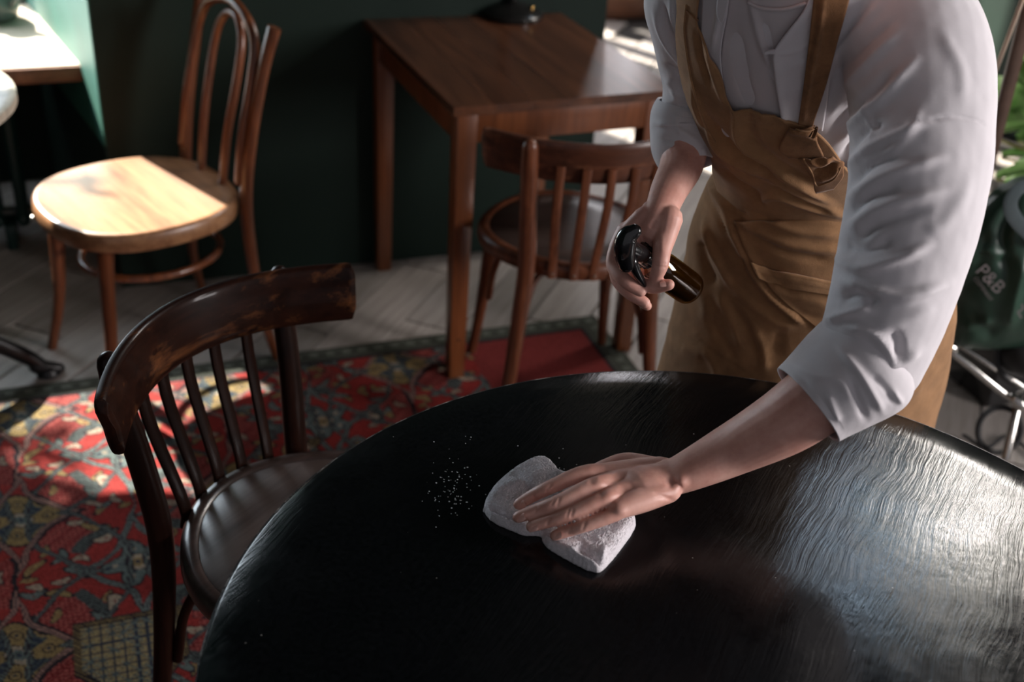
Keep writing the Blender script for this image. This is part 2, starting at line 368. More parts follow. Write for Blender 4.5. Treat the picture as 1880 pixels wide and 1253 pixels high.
# planks, laid at an angle to the wall
pa = R(71); pdv = np.array([math.cos(pa), math.sin(pa)]); pnv = np.array([-pdv[1], pdv[0]]); PWD, PLN = .155, .80
pmesh = {}
for ln in (.80,):
    v, f = box((0, 0, -.006), (ln - .007, PWD - .007, .012), .0015); o = obj('plank', (v, f), M['plank'], smooth=False); pmesh[ln] = o.data; bpy.data.objects.remove(o)
npk = 0
for i in range(-14, 30):
    for j in range(-4, 14):
        c = pnv * (i * PWD + .062) + pdv * (j * PLN + (i * .317) % PLN)
        P = proj([[c[0], c[1], 0]])[0]; dd = (np.array([c[0], c[1], 0]) - CP) @ CFW
        al, no = (c - WB) @ WA, (c - WB) @ WN
        if dd < .3 or not (-700 < P[0] < 3000 and -120 < P[1] < 1900): continue
        if al > 3.5 or no > 2.4: continue
        if 0.25 < al < 1.1 and no > .55: continue
        o = bpy.data.objects.new('plank', pmesh[.80]); C.objects.link(o); o.parent = fl
        o.location = (c[0], c[1], 0); o.rotation_euler = (0, 0, pa); npk += 1
print('planks', npk)
REV = np.array([math.cos(R(123)), math.sin(R(123))])
S0 = WB; F0 = WB + REV * .87
# back wall from the recess corner to the opening at its right end
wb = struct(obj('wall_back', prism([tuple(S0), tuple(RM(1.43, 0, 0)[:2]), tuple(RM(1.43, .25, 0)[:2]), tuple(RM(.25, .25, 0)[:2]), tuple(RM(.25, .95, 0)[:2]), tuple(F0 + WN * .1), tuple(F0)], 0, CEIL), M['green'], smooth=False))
# thin reveal coat with sunlight painted in; stops where the sill's shade begins
rv = np.array([-REV[1], REV[0]])
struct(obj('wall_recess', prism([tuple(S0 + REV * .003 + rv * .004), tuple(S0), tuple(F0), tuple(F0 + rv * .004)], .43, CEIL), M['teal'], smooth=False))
wallbox('wall_left_pier', -3.2, -2.0, 0, 1.05, 0, CEIL, M['green'])
wallbox('wall_left', -3.3, -3.2, -4.8, 1.0, 0, CEIL, M['green'])
wallbox('wall_window_base', -2.1, -.18, .85, 1.05, 0, .60, M['green'])
WTOP = 2.00
wallbox('wall_window_head', -2.1, -.18, .85, 1.05, WTOP, CEIL, M['teal'])
wallbox('wall_window_pier', -2.05, -1.18, .85, 1.0, .60, WTOP, M['teal'])
w1 = bpy.data.objects.new('window_1', None); C.objects.link(w1); struct(w1); w1.location = RM(-.75, .9, .6)
def fr(a0, a1, z0, z1, n0=.87, n1=.93, nm='frame_bar', mt='frame', par=None): 
    P = [RM(a0, n0, 0), RM(a1, n0, 0), RM(a1, n1, 0), RM(a0, n1, 0)]; return obj(nm, prism([p[:2] for p in P], z0, z1), M[mt], par or w1, smooth=False)
fr(-1.18, -1.14, .60, WTOP)
fr(-1.14, -.24, .60, .63); fr(-.24, -.19, .60, WTOP)
fr(-1.14, -.24, .62, WTOP, .898, .902, 'window_pane', 'glass')
for nm_, n0, n1, z0, z1 in [('wall_right', -3.05, 3.2, 0, 2.12), ('wall_right_front', -4.8, -3.05, 0, .90), ('wall_right_front_head', -4.8, -3.05, 2.6, CEIL), ('wall_right_corner', -4.8, -4.35, .9, 2.6),
        ('wall_right_near', -3.05, -.20, 2.12, CEIL), ('wall_right_mid', .42, .55, 2.12, CEIL), ('wall_right_rear', .98, 3.2, 2.12, CEIL), ('wall_right_upper', -.20, .42, 3.5, CEIL), ('wall_right_low', .55, .98, 2.12, 3.44), ('wall_right_top', .55, .98, 4.40, CEIL)]:
    wallbox(nm_, WALL_R, WALL_R + .12, n0, n1, z0, z1, M['green'])
for k, (n0, n1) in enumerate([(-.20, .42), (.55, .98), (-4.35, -3.05)]):
    wz0, wz1 = ((2.12, 3.5), (3.44, 4.40), (.9, 2.6))[k]
    w = bpy.data.objects.new('window_%d' % (k + 2), None); C.objects.link(w); struct(w); w.location = RM(WALL_R, n0, wz0)
    def fb(a, b, z0, z1, nm='frame_bar'): 
        P = [RM(WALL_R + .0, a, 0), RM(WALL_R + .05, a, 0), RM(WALL_R + .05, b, 0), RM(WALL_R, b, 0)]; obj(nm, prism([p[:2] for p in P], z0, z1), M['frame'], w, smooth=False)
    fb(n0, n0 + .05, wz0, wz1); fb(n1 - .05, n1, wz0, wz1); fb(n0, n1, wz0, wz0 + .05); fb(n0, n1, wz1 - .05, wz1); fb(n0, n1, wz0 * .4 + wz1 * .6, wz0 * .4 + wz1 * .6 + .04)
# rear room seen past the end of the back wall
wallbox('wall_rear_low_left', .2, 1.0, 2.5, 2.65, 0, CEIL, M['linen'])
wallbox('wall_rear_right', 2.9, 3.6, 2.5, 2.65, 0, CEIL, M['green'])
wallbox('wall_rear_head', 1.0, 2.9, 2.5, 2.65, 2.3, CEIL, M['linen'])
wallbox('wall_rear_left', .15, .25, .95, 2.6, 0, CEIL, M['green'])
d1 = bpy.data.objects.new('door_1', None); C.objects.link(d1); struct(d1); d1.location = RM(1.9, 2.55, 0)
for a0, a1 in [(1.0, 1.08), (1.42, 1.52), (1.86, 2.04), (2.12, 2.22), (2.36, 2.50), (2.58, 2.70), (2.82, 2.9)]: fr(a0, a1, .14, 2.3, 2.53, 2.58, 'door_bar', 'sillf', d1)
fr(1.0, 2.9, 0, .14, 2.49, 2.6, 'door_rail', 'sillf', d1); fr(1.0, 2.9, .14, .17, 2.46, 2.6, 'door_sill', 'brass', d1) if False else None
wallbox('ceiling', -3.3, 3.72, -4.8, 3.2, CEIL, CEIL + .1, M['ceiling'])
# window sill board
sp = [WB + REV * .19, WB + REV * .84]
sill = thing('window_sill', 'sunlit pale wooden sill board with brown front edge at far left', 'window sill', (*sp[0], .60))
fdir = np.array([math.cos(R(23)), math.sin(R(23))])
lf = sp[0] - fdir * 1.7; lb = sp[1] - fdir * 1.7
obj('board', prism([tuple(lf), tuple(sp[0]), tuple(sp[1]), tuple(lb)], .572, .60), M['sillw'], sill, smooth=False)
fo = np.array([fdir[1], -fdir[0]])
obj('front_edge', prism([tuple(lf + fo * .012), tuple(sp[0] + fo * .012 - fdir * .001), tuple(sp[0] - fdir * .001), tuple(lf)], .556, .598, .002), M['sillf'], sill)
# radiator under the sill
rad = thing('radiator', 'dark green ribbed cast iron radiator under the window sill', 'radiator', RM(-.6, .45, .0))
for k in range(11):
    a = -.26 - k * .072; c = RM(a, .38 + .02, 0)
    def rl(no, z): return RM(a, no, z)
    m = merge(tube([rl(.33, .09), rl(.33, .50)], .017, 8), tube([rl(.42, .09), rl(.42, .50)], .017, 8), tube([rl(.33, .50), rl(.42, .50)], .022, 8), tube([rl(.33, .09), rl(.42, .09)], .022, 8))
    s = obj('section', m, M['radiator'], rad)
obj('pipe', tube([RM(-.24, .37, .10), RM(-1.02, .37, .10)], .018, 8), M['radiator'], rad)
obj('pipe', tube([RM(-.24, .37, .48), RM(-1.02, .37, .48)], .018, 8), M['radiator'], rad)
for a in (-.30, -.95): obj('foot', box(RM(a, .37, .04), (.03, .12, .08), .004, R(21)), M['radiator'], rad)

# ------------------------------------------------------------------ rug with a woven pattern
RC = np.array([.234, 2.973]); R1 = np.array([-.931, -.365]); R1 = R1 / np.linalg.norm(R1); R2 = np.array([-R1[1], R1[0]])
if R2[1] > 0: R2 = -R2
def rugpat(X, Y):
    """colour of the pile at rug coordinates (metres): X from the back right corner along the back edge, Y towards the front"""
    sh = X.shape
    h = lambda i, j, s=0: (np.sin(i * 127.1 + j * 311.7 + s * 74.7) * 43758.5453) % 1
    wob = lambda a, s: .0035 * np.sin(a * 47 + s) + .002 * np.sin(a * 91 + s * 2)
    X0, Y0 = X, Y; X = X + wob(Y0, 1.0); Y = Y + wob(X0, 2.0)
    red = np.array([.215, .025, .022]); dkr = np.array([.115, .014, .015]); teal = np.array([.085, .105, .10]); och = np.array([.18, .125, .055]); blk = np.array([.017, .014, .017]); crm = np.array([.24, .19, .145]); nav = np.array([.024, .03, .045])
    col = np.tile(red, sh + (1,)).astype(float)
    col *= (.86 + .14 * np.sin(Y * 900)[..., None] * 0 + .12 * (h(np.floor(X / .03), np.floor(Y / .012))[..., None] - .5))
    def put(mask, c): col[mask] = c
    G = .46; cells = [(0, 0)]
    # two lattices of medallions
    G2 = G * .87; rings = []
    for oi, (ox, oy, rr) in enumerate([(0, 0, .235), (.23, .20, .235)]):
        u = (X - .17 - ox) / G; w = (Y - .14 - oy) / G2; cx = np.round(u); cy = np.round(w)
        dx = (u - cx) * G; dy = (w - cy) * G2; r = np.hypot(dx, dy); th = np.arctan2(dy, dx)
        if oi == 1:
            n = (r < .232) & (r > .12) & (np.abs(((th / (2 * math.pi) * 4 + .5 * (cx % 2)) % 1) - .5) < .22)
            put(n, dkr); fx, fy = (X0 + Y0) / .017, (X0 - Y0) / .011; row = np.floor(fy)
            put(n & (((fx + .5 * row) % 1) < .62) & ((fy % 1) < .55), np.array([.25, .065, .055])); put(n & (r > .222), blk)
            n3 = n & (np.abs(r - .135) < .014); put(n3, blk); put(n3 & (((th * 26) % 1) < .5), teal * .8)
        for rad_, cnt, sz, pal, off in ((.118, 6, .0165, (teal, crm), .5), (.165, 9, .0150, (och, teal), 0), (.198, 12, .0115, (crm, och), .3)):
            st = 2 * math.pi / cnt; a = (th / st + off) % 1 - .5; idx = np.floor(th / st + off)
            ax = (r - rad_); ay = a * st * rad_; tw = .9 * np.sin(idx * 2.1 + cx); ex = ax * np.cos(tw) + ay * np.sin(tw); ey = -ax * np.sin(tw) + ay * np.cos(tw)
            q = np.hypot(ex / (sz * .62) + .55 * np.cos(ey / sz * 1.5), ey / (sz * 1.5)); sel = (idx % 2 == 0)
            put(q < 1.28, blk); put((q < 1.0) & sel, pal[0]); put((q < 1.0) & ~sel, pal[1]); put((q < .22), dkr)
        k = 4 if oi == 0 else 5
        pet = (.072 + .012 * np.cos(k * th)) if oi == 0 else (.056 + .016 * np.cos(k * th))
        put(r < pet + .006, blk); put(r < pet, och if oi == 0 else teal)
        if oi == 0:
            a4 = (th / (math.pi / 2) + .5) % 1 - .5
            chk = (r < pet * .93) & (r > .026) & (np.abs(a4) > .30); put(chk, nav); put(chk & (((r / .013) % 1) < .35), teal * .6)
            dt = np.hypot(r - .052, a4 * math.pi / 2 * .052); put(dt < .0125, blk); put(dt < .0095, och); put(dt < .004, nav)
        else:
            a5 = (th / (2 * math.pi / 5)) % 1 - .5; dt = np.hypot(r - .040, a5 * 2 * math.pi / 5 * .04); put(dt > 9, nav); put((np.abs(a5) > .44) & (r < pet * .9), nav); dt2 = np.hypot(r - .045, ((th / (2 * math.pi / 5) + .5) % 1 - .5) * 2 * math.pi / 5 * .045); put(dt2 < .006, crm)
        put(r < .026, blk); put(r < .023, crm); put(r < .013, teal if oi == 0 else och); put(r < .005, nav)
        rings.append((np.abs(r - rr - .003 * np.sin(th * 6)), oi)); rings.append((np.abs(np.hypot(np.abs(dx) - .5 * G, dy) - .215), 2))
    for d_, kind in rings:
        c_ = (teal * 1.1, np.array([.22, .12, .10]), teal * .9)[kind]; wd = (.0055, .0046, .0038)[kind]
        put(d_ < wd + .0022, blk); put(d_ < wd, c_); put(d_ < .0013, blk * 2)
    # tan netted pentagons
    for px_, py_, s_ in ((1.352, .985, .082), (.62, 1.12, .09), (1.80, 1.62, .09), (.9, .42, .0)):
        dx = X0 - px_; dy = Y0 - py_; q = np.maximum(np.maximum(np.abs(dx) * .95, -dy), .62 * dy + .74 * np.abs(dx))
        put(q < s_ + .016, blk); put((q < s_ + .013) & (q > s_ + .003) & (((dx + dy) / .008) % 1 < .5), och * .8); n = q < s_; put(n, np.array([.20, .155, .08]))
        fx, fy = (dx / .021) % 1 - .5, (dy / .021) % 1 - .5; put(n & ((np.abs(fx) < .10) | (np.abs(fy) < .10)), nav)
        put(n & (np.abs(np.abs(fx) - np.abs(fy)) < .09) & (h(np.floor(dx / .021), np.floor(dy / .021)) > .35), teal)
    # plain red field towards the back right corner
    k = (X < .42) & (Y < .34) & (Y > .06); col[k] = red * np.array([.66, .9, .95])
    # border
    e = np.minimum(np.minimum(X0, Y0), 9)
    b = e < .078; put(b, np.array([.052, .055, .045])); 
    lnb = b & (np.abs(e - .03) < .011); key = (np.floor(X0 / .022) + np.floor(Y0 / .022)) % 2 == 0; put(lnb & key, np.array([.11, .12, .10])); put((e > .066) & b, blk); put(b & (e < .008), np.array([.09, .085, .07]))
    return col
stp = .0034; nx, ny = int(2.75 / stp), int(2.15 / stp)
gx, gy = np.meshgrid(np.arange(nx + 1) * stp, np.arange(ny + 1) * stp, indexing='ij')
wxy = RC + gx[..., None] * R1 + gy[..., None] * R2
# keep the part around the view
P2 = proj(np.concatenate([wxy.reshape(-1, 2), np.zeros((wxy[..., 0].size, 1))], 1)).reshape(nx + 1, ny + 1, 2)
cols = rugpat(gx, gy)
zz = .006 + .0012 * rng.random(gx.shape); edge = np.minimum(gx, gy); zz = np.where(edge < .004, .001, zz)
V = np.concatenate([wxy, zz[..., None]], 2).reshape(-1, 3) - np.array([RC[0], RC[1], 0])
idx = np.arange(V.shape[0]).reshape(nx + 1, ny + 1)
Fq = np.stack([idx[:-1, :-1], idx[1:, :-1], idx[1:, 1:], idx[:-1, 1:]], -1).reshape(-1, 4)
me = bpy.data.meshes.new('rug'); me.vertices.add(len(V)); me.vertices.foreach_set('co', V.ravel())
me.loops.add(Fq.size); me.loops.foreach_set('vertex_index', Fq[:, ::-1].ravel()); me.polygons.add(len(Fq)); me.polygons.foreach_set('loop_start', np.arange(0, Fq.size, 4)); 
me.update(calc_edges=True); me.validate()
ca = me.color_attributes.new('pile', 'FLOAT_COLOR', 'POINT'); ca.data.foreach_set('color', np.concatenate([cols.reshape(-1, 3), np.ones((len(V), 1))], 1).ravel())
me.materials.append(M['rug']); ro = bpy.data.objects.new('rug', me); C.objects.link(ro); ro.location = (RC[0], RC[1], 0)
if me.polygons[0].normal.z < 0: me.flip_normals()
tag(ro, 'red oriental rug with ochre and teal motifs and dark border on the floor', 'rug')

# ------------------------------------------------------------------ round black table
TCX, TCY, TR = .2674, .9093, .5645
t = thing('round_table', 'round glossy black painted table being wiped, with chipped edge', 'table', (TCX, TCY, 0))
obj('tabletop', lathe([(0.001, .7215), (TR - .006, .7215), (TR - .001, .724), (TR, .728), (TR, .744), (TR - .0012, .7482), (TR - .004, .75), (TR * .9, .75), (TR * .7, .75), (TR * .4, .75), (.001, .75)], 160, (TCX, TCY)), M['blacktable'], t)
obj('edge_band', lathe([(TR - .002, .7475), (TR + .0012, .7475), (TR + .0014, .7455), (TR + .0012, .7265), (TR - .002, .7265)], 160, (TCX, TCY)), M['edge'], t)
obj('column', lathe([(.045, .04), (.045, .08), (.032, .12), (.032, .62), (.05, .66), (.05, .70), (.14, .712), (.14, .722)], 32, (TCX, TCY)), M['iron'], t)
for k in range(4):
    a = R(45 + 90 * k); d = np.array([math.cos(a), math.sin(a), 0]); c = np.array([TCX, TCY, 0])
    obj('foot', tube([c + d * .03 + [0, 0, .09], c + d * .18 + [0, 0, .07], c + d * .33 + [0, 0, .022]], [.03, .026, .02], 10, 8), M['iron'], t)

# water droplets and wet trace on the table
drops = []
for k in range(110):
    if k < 70: x, y = rng.normal(832, 22), rng.normal(902, 22)
    else: x, y = rng.uniform(760, 1060), rng.uniform(790, 960)
    p = U(x, y, .7502); r = rng.uniform(.0005, .0012) * (1 if k < 70 else .7)
    drops.append(lathe([(r, .7500), (r * .8, .7500 + r * .4), (r * .35, .7500 + r * .6)], 6, (p[0], p[1])))
o = obj('water_droplets', merge(*drops), simple('water_drops', (.75, .75, .75), .08, coat=1), None); tag(o, 'scattering of tiny water droplets on the black table left of the cloth', 'water droplets'); o['kind'] = 'stuff'

# ------------------------------------------------------------------ chairs
def bar_chair(name, label, loc, rz, mw, mr, ms, mrim, group=None):
    t = thing(name, label, 'chair', loc, rz, group)
    O = lambda nm, m, mt: obj(nm, m, mt, t, world=False)
    sq = lambda a: 1 + .02 * math.cos(4 * a)
    O('seat', lathe([(.001, .440), (.19, .440), (.192, .452), (.185, .4565), (.12, .4555), (.001, .4545)], 64, (0, 0), sq), ms)
    O('seat_rim', lathe([(.186, .428), (.200, .418), (.213, .421), (.2175, .435), (.216, .450), (.209, .458), (.198, .4595), (.190, .457), (.187, .452)], 64, (0, 0), sq), mrim)
    for s in (-1, 1):
        O('back_stile', tube([(s * .196, .235, 0), (s * .178, .205, .12), (s * .160, .192, .30), (s * .150, .192, .45), (s * .158, .205, .58), (s * .168, .226, .70), (s * .171, .232, .752)], [.0125, .0155, .019, .0205, .020, .019, .0175], 14, 26, up=(0, 1, 0), flat=.85), mw)
        O('front_leg', tube([(s * .150, -.138, .428), (s * .158, -.152, .30), (s * .172, -.172, .12), (s * .184, -.192, 0)], [.0195, .0185, .0145, .012], 14, 16, caps='flat'), mw)
        O('brace', tube([(s * .158, -.128, .20), (s * .150, -.115, .29), (s * .125, -.08, .375), (s * .06, -.055, .410)], .0085, 10, 16), mw)
        O('brace', tube([(s * .155, .180, .20), (s * .142, .165, .30), (s * .108, .130, .385), (s * .05, .105, .408)], .0085, 10, 16), mw)
    # curved top rail, thicker in the middle
    n = 40; V = []; seg = 20
    for i in range(n + 1):
        q = -1 + 2 * i / n; x = .250 * math.sin(q * 1.35) / math.sin(1.35); y = .262 - 1.95 * x * x
        tx, ty = 1, -3.9 * x; l = math.hypot(tx, ty); nxn, nyn = -ty / l, tx / l
        e = 1 - abs(q); k = 1.0 if e > .09 else math.sqrt(max(0, 1 - (1 - e / .09) ** 2)) * .35 + .65
        if e < 1e-6: k = .60
        hh = .0475 * k; th = .0105 * (1 if e > .04 else .6 + .4 * e / .04); zc = .722
        for j in range(seg):
            a = 2 * math.pi * j / seg; ca = math.copysign(abs(math.cos(a)) ** .55, math.cos(a)); sa = math.copysign(abs(math.sin(a)) ** .55, math.sin(a))
            tilt = .12 * hh * sa + (.004 * (sa > .5))
            V.append((x + nxn * (th * ca + tilt), y + nyn * (th * ca + tilt), zc + hh * sa))
    F = [(i * seg + j, i * seg + (j + 1) % seg, (i + 1) * seg + (j + 1) % seg, (i + 1) * seg + j) for i in range(n) for j in range(seg)]
    F += [tuple(range(seg))[::-1], tuple(n * seg + j for j in range(seg))]
    O('top_rail', (np.array(V), F), mr)
    for k, xb in enumerate((-.092, -.046, 0, .046, .092)):
        xt = xb * 1.16; yb = math.sqrt(.2175 ** 2 - xb * xb) + .005; yt = .262 - 1.95 * xt * xt + .012
        sl = O('slat', tube([(xb, yb, .425), (xb, yb, .47), (xt, yt - .008, .62), (xt, yt, .715)], .0105, 12, 14, up=(0, 1, 0), flat=.42, profile=.6, caps='flat'), mw)
        obj('screw', lathe([(.003, 0), (.0028, .001), (.001, .0016)], 8), M['screw'], sl, world=False).matrix_local = Matrix.Translation((xb, yb + .0042, .437)) @ Matrix.Rotation(R(-90), 4, 'X')
    return t
bar_chair('bar_back_chair', 'dark walnut bar-back chair tucked under the left side of the black table', (-.272, 1.400, .0065), R(58.5), M['darkwood'], M['railwood'], M['darkseat'], M['darkrim'])
bar_chair('bar_back_chair', 'red-brown worn bar-back chair pushed up to the rectangular wooden table, back to the viewer', (.118, 2.575, .0065), R(194.5), M['midwood'], M['midrail'], M['midseat'], M['midwood'])

# bentwood chair with an arched back
bc = thing('bentwood_chair', 'amber-brown bentwood chair with arched back and sunlit pale seat by the window', 'chair', (-.930, 2.603, 0), R(-48.3))
O = lambda nm, m, mt, par=bc: obj(nm, m, mt, par, world=False)
def shp(a): return 1 - .030 * math.cos(4 * a) - .02 * math.sin(a)
O('seat', lathe([(.001, .446), (.218, .446), (.2185, .459), (.212, .4595), (.14, .4575), (.001, .456)], 64, (0, 0), shp), M['thonetseat'])
O('seat_rim', lathe([(.214, .432), (.224, .414), (.234, .416), (.238, .432), (.237, .450), (.232, .459), (.225, .4615), (.2185, .4595)], 64, (0, 0), shp), M['thonetrim'])
for s in (-1, 1):
    O('back_stile', tube([(s * .205, .245, 0), (s * .188, .215, .15), (s * .168, .205, .32), (s * .160, .205, .46), (s * .162, .225, .60), (s * .168, .262, .76), (s * .180, .292, .868)], [.013, .0155, .018, .019, .018, .017, .019], 14, 28, up=(0, 1, 0), flat=.8, caps='flat'), M['thonet'])
    O('front_leg', tube([(s * .150, -.150, .425), (s * .150, -.158, .34), (s * .160, -.172, .15), (s * .178, -.205, 0)], [.020, .019, .0145, .012], 14, 18, caps='flat'), M['thonet'])
xs = [(-.160, .212, .50), (-.158, .232, .62), (-.156, .262, .74), (-.145, .282, .82), (-.10, .290, .868), (0, .296, .892), (.10, .290, .868), (.145, .282, .82), (.156, .262, .74), (.158, .232, .62), (.160, .212, .50)]
O('back_hoop', tube([(x * .93, y - .018, z) for x, y, z in xs], .0115, 12, 60), M['thonet'])
xi = [(-.056, .196, .455), (-.060, .215, .58), (-.066, .243, .70), (-.062, .268, .80), (-.035, .280, .848), (0, .284, .860), (.035, .280, .848), (.062, .268, .80), (.066, .243, .70), (.060, .215, .58), (.056, .196, .455)]
O('inner_hoop', tube(xi, .0105, 12, 60), M['thonet'])
ang = np.linspace(0, 2 * math.pi, 41)
O('stretcher_ring', tube([(.150 * math.cos(a), .172 * math.sin(a) + .02, .30) for a in ang], .0095, 10, caps='flat'), M['thonet'])
s_ = O('screw_cap', lathe([(.008, 0), (.007, .003), (.003, .0045)], 12), M['screw']); s_.matrix_local = Matrix.Translation((-.105, -.222, .405)) @ Matrix.Rotation(R(90), 4, 'X') @ Matrix.Rotation(R(-25), 4, 'Y')

# ------------------------------------------------------------------ rectangular wooden table
ta = .4225; TW, TD = .576, .727
wt = thing('wooden_table', 'orange-brown rectangular wooden table against the dark green wall', 'table', (-.1666, 2.5406, 0), ta)
O = lambda nm, m, mt, par=wt: obj(nm, m, mt, par, world=False)
wd = [.098, .096, .094, .098, .094, .096]; x = 0
tabm = [M['tabletop'], wood('brown_tabletop_wood_light', (.046, .0145, .0065), (.135, .049, .022), 'y', .28, .4, .6), wood('brown_tabletop_wood_dark', (.038, .012, .0055), (.115, .041, .018), 'y', .30, .4, .6)]
for k, w in enumerate(wd):
    O('plank', box((x + w / 2, TD / 2, .739), (w, TD, .022), 0), tabm[[0, 2, 0, 1, 2, 1][k]]); x += w
ins = .018; lw = .050
for (lx, ly) in ((ins, ins), (TW - ins, ins), (ins, TD - ins), (TW - ins, TD - ins)):
    cx = lx + (lw / 2 if lx < .2 else -lw / 2); cy = ly + (lw / 2 if ly < .2 else -lw / 2)
    V, F = box((cx, cy, .364), (lw, lw, .728), .002); k = V[:, 2] < .3; V[k, 0] = cx + (V[k, 0] - cx) * .80; V[k, 1] = cy + (V[k, 1] - cy) * .80
    lg = O('leg', (V, F), M['tablew'])
    if lx < .2 and ly < .2: obj('screw', lathe([(.004, 0), (.003, .0012)], 8), M['iron'], lg, world=False).matrix_local = Matrix.Translation((cx, ly - .0 + .0045, .12)) @ Matrix.Rotation(R(90), 4, 'X')
O('front_rail', box((TW / 2, ins + .012, .690), (TW - .13, .018, .075), .001), M['tablew']); O('back_rail', box((TW / 2, TD - ins - .012, .690), (TW - .13, .018, .075), .001), M['tablew'])
O('side_rail', box((ins + .012, TD / 2, .690), (.018, TD - .13, .075), .001), M['tablew']); O('side_rail', box((TW - ins - .012, TD / 2, .690), (.018, TD - .13, .075), .001), M['tablew'])
# lamp on it
lp = U(940, 30, .75)
lm = thing('table_lamp', 'dark metal table lamp with round domed base on the wooden table', 'lamp', (lp[0], lp[1], .75))
O = lambda nm, m, mt, par=lm: obj(nm, m, mt, par, world=False)
O('base', lathe([(.086, 0), (.088, .004), (.088, .012), (.083, .017), (.070, .024), (.045, .034), (.018, .041), (.010, .048), (.009, .06)], 48), M['lampmetal'])
O('pole', tube([(0, 0, .05), (0, 0, .40)], .007, 10), M['lampmetal']); O('lamp_shade', lathe([(.12, .36), (.122, .362), (.07, .50), (.066, .50), (.117, .362)], 40), M['lampmetal'])
O('switch', lathe([(.006, .022), (.006, .036), (.004, .038)], 12, (.055, -.02)), simple('brass', (.5, .33, .12), .25, metal=1))

# ------------------------------------------------------------------ small round table at the left edge
lt = thing('bistro_table', 'small round grey-blue table with worn pale rim and iron foot at left edge', 'table', (-1.452, 2.325, 0))
O = lambda nm, m, mt, par=lt: obj(nm, m, mt, par, world=False)
O('tabletop', lathe([(.001, .724), (.345, .724), (.352, .730), (.352, .745), (.346, .75), (.335, .7505), (.001, .7505)], 72), M['marble'])
O('rim', lathe([(.338, .7508), (.350, .7512), (.3555, .748), (.3560, .730), (.352, .727)], 72), simple('worn_rim', (.45, .40, .33), .45, var=.35, scale=35))
O('column', lathe([(.05, .12), (.03, .16), (.022, .3), (.022, .6), (.04, .68), (.10, .722)], 24), M['iron'])
for k in range(3):
    a = R(27 + 120 * k); d = np.array([math.cos(a), math.sin(a), 0]); g = lambda r, z: d * r + np.array([0, 0, z])
    lg = O('leg', tube([g(.02, .19), g(.10, .165), g(.20, .125), g(.28, .062), g(.312, .028)], [.028, .024, .021, .018, .016], 12, 20, up=(0, 0, 1), flat=1.15), M['iron'])
    O('foot', merge(lathe([(.026, 0), (.030, .006), (.026, .02), (.016, .028)], 16, (d[0] * .325, d[1] * .325)), tube([g(.30, .03), g(.352, .014)], [.02, .014], 10)), M['iron'], lg)
# jug on the sill
jp = U(-14, 34, .60)
jg = thing('jug', 'dark grey-green glazed jug standing on the sunlit window sill', 'jug', (jp[0], jp[1], .60))
O = lambda nm, m, mt, par=jg: obj(nm, m, mt, par, world=False)
O('body', lathe([(.001, 0), (.058, 0), (.075, .012), (.082, .04), (.080, .07), (.066, .10), (.045, .125), (.040, .14), (.046, .15), (.040, .15), (.034, .13), (.001, .125)], 40), M['vase'])
O('handle', tube([(.045, -.015, .13), (.09, -.03, .125), (.105, -.035, .09), (.078, -.03, .05)], .008, 10, 20), M['vase'])
# ------------------------------------------------------------------ the person wiping the table
pp = thing('person', 'person in white rolled-sleeve shirt and tan apron leaning over and wiping the black table', 'person', (.47, 1.70, 0))
def ringloft(levels, seg=40, pw=1.0):
    """levels: (centre, half-width vector, half-depth vector)"""
    V = []
    for c, a, b in levels:
        for j in range(seg):
            t = 2 * math.pi * j / seg; ct, st = math.cos(t), math.sin(t)
            ct = math.copysign(abs(ct) ** pw, ct); st = math.copysign(abs(st) ** pw, st); V.append(np.array(c) + np.array(a) * ct + np.array(b) * st)
    F = [(i * seg + j, i * seg + (j + 1) % seg, (i + 1) * seg + (j + 1) % seg, (i + 1) * seg + j) for i in range(len(levels) - 1) for j in range(seg)]
    F += [tuple(range(seg))[::-1], tuple((len(levels) - 1) * seg + j for j in range(seg))]
    return np.array(V), F
def lvl(xl, yl, xr, yr, Y, dep, grow=0.0):
    a, b = PY(xl, yl, Y), PY(xr, yr, Y); c = (a + b) / 2; h = (b - a) / 2; h = h * (1 + grow / np.linalg.norm(h)); return c, h, np.array([0, -(dep + grow), .12 * dep])
def resample(lv, n):
    A = catmull(np.array([np.concatenate(l) for l in lv]), n); return [(r[:3], r[3:6], r[6:9]) for r in A]
# torso levels, measured at the outline of the figure
T_ = [lvl(1235, 560, 1740, 560, 1.68, .130), lvl(1270, 430, 1715, 450, 1.66, .125), lvl(1318, 330, 1640, 340, 1.63, .108), lvl(1308, 250, 1655, 250, 1.58, .108), lvl(1272, 150, 1690, 150, 1.54, .115), lvl(1262, 60, 1705, 60, 1.50, .115), lvl(1262, -30, 1700, -30, 1.47, .105), lvl(1300, -100, 1665, -100, 1.46, .08), lvl(1400, -140, 1560, -140, 1.46, .055)]
tors = ringloft(resample(T_, 40), 44)
LA = [PY(1620, 0, 1.45), PY(1680, 90, 1.38), PY(1692, 230, 1.31), PY(1684, 350, 1.26), PY(1655, 480, 1.22), PY(1622, 590, 1.19), PY(1592, 668, 1.175)]
LR = [.085, .087, .083, .079, .074, .069, .064]
RA = [PY(1330, -30, 1.54), PY(1262, -10, 1.56), PY(1264, 70, 1.585), PY(1272, 150, 1.60), PY(1262, 225, 1.585)]
RR = [.070, .058, .050, .044, .039]
# --- skin: both forearms and hands, neck and head, trunk, legs as one body
wL = U(1222, 880, .803)
fa = [PY(1592, 668, 1.175), PY(1520, 718, 1.165), U(1440, 775, .880), U(1340, 828, .835), U(1262, 866, .812), wL, U(1185, 888, .806)]
fore = tube(fa, [.044, .044, .0415, .034, .0275, .0260, .028], 24, 40, up=(0, 0, 1), flat=[1, 1, .95, .88, .78, .70, .60])
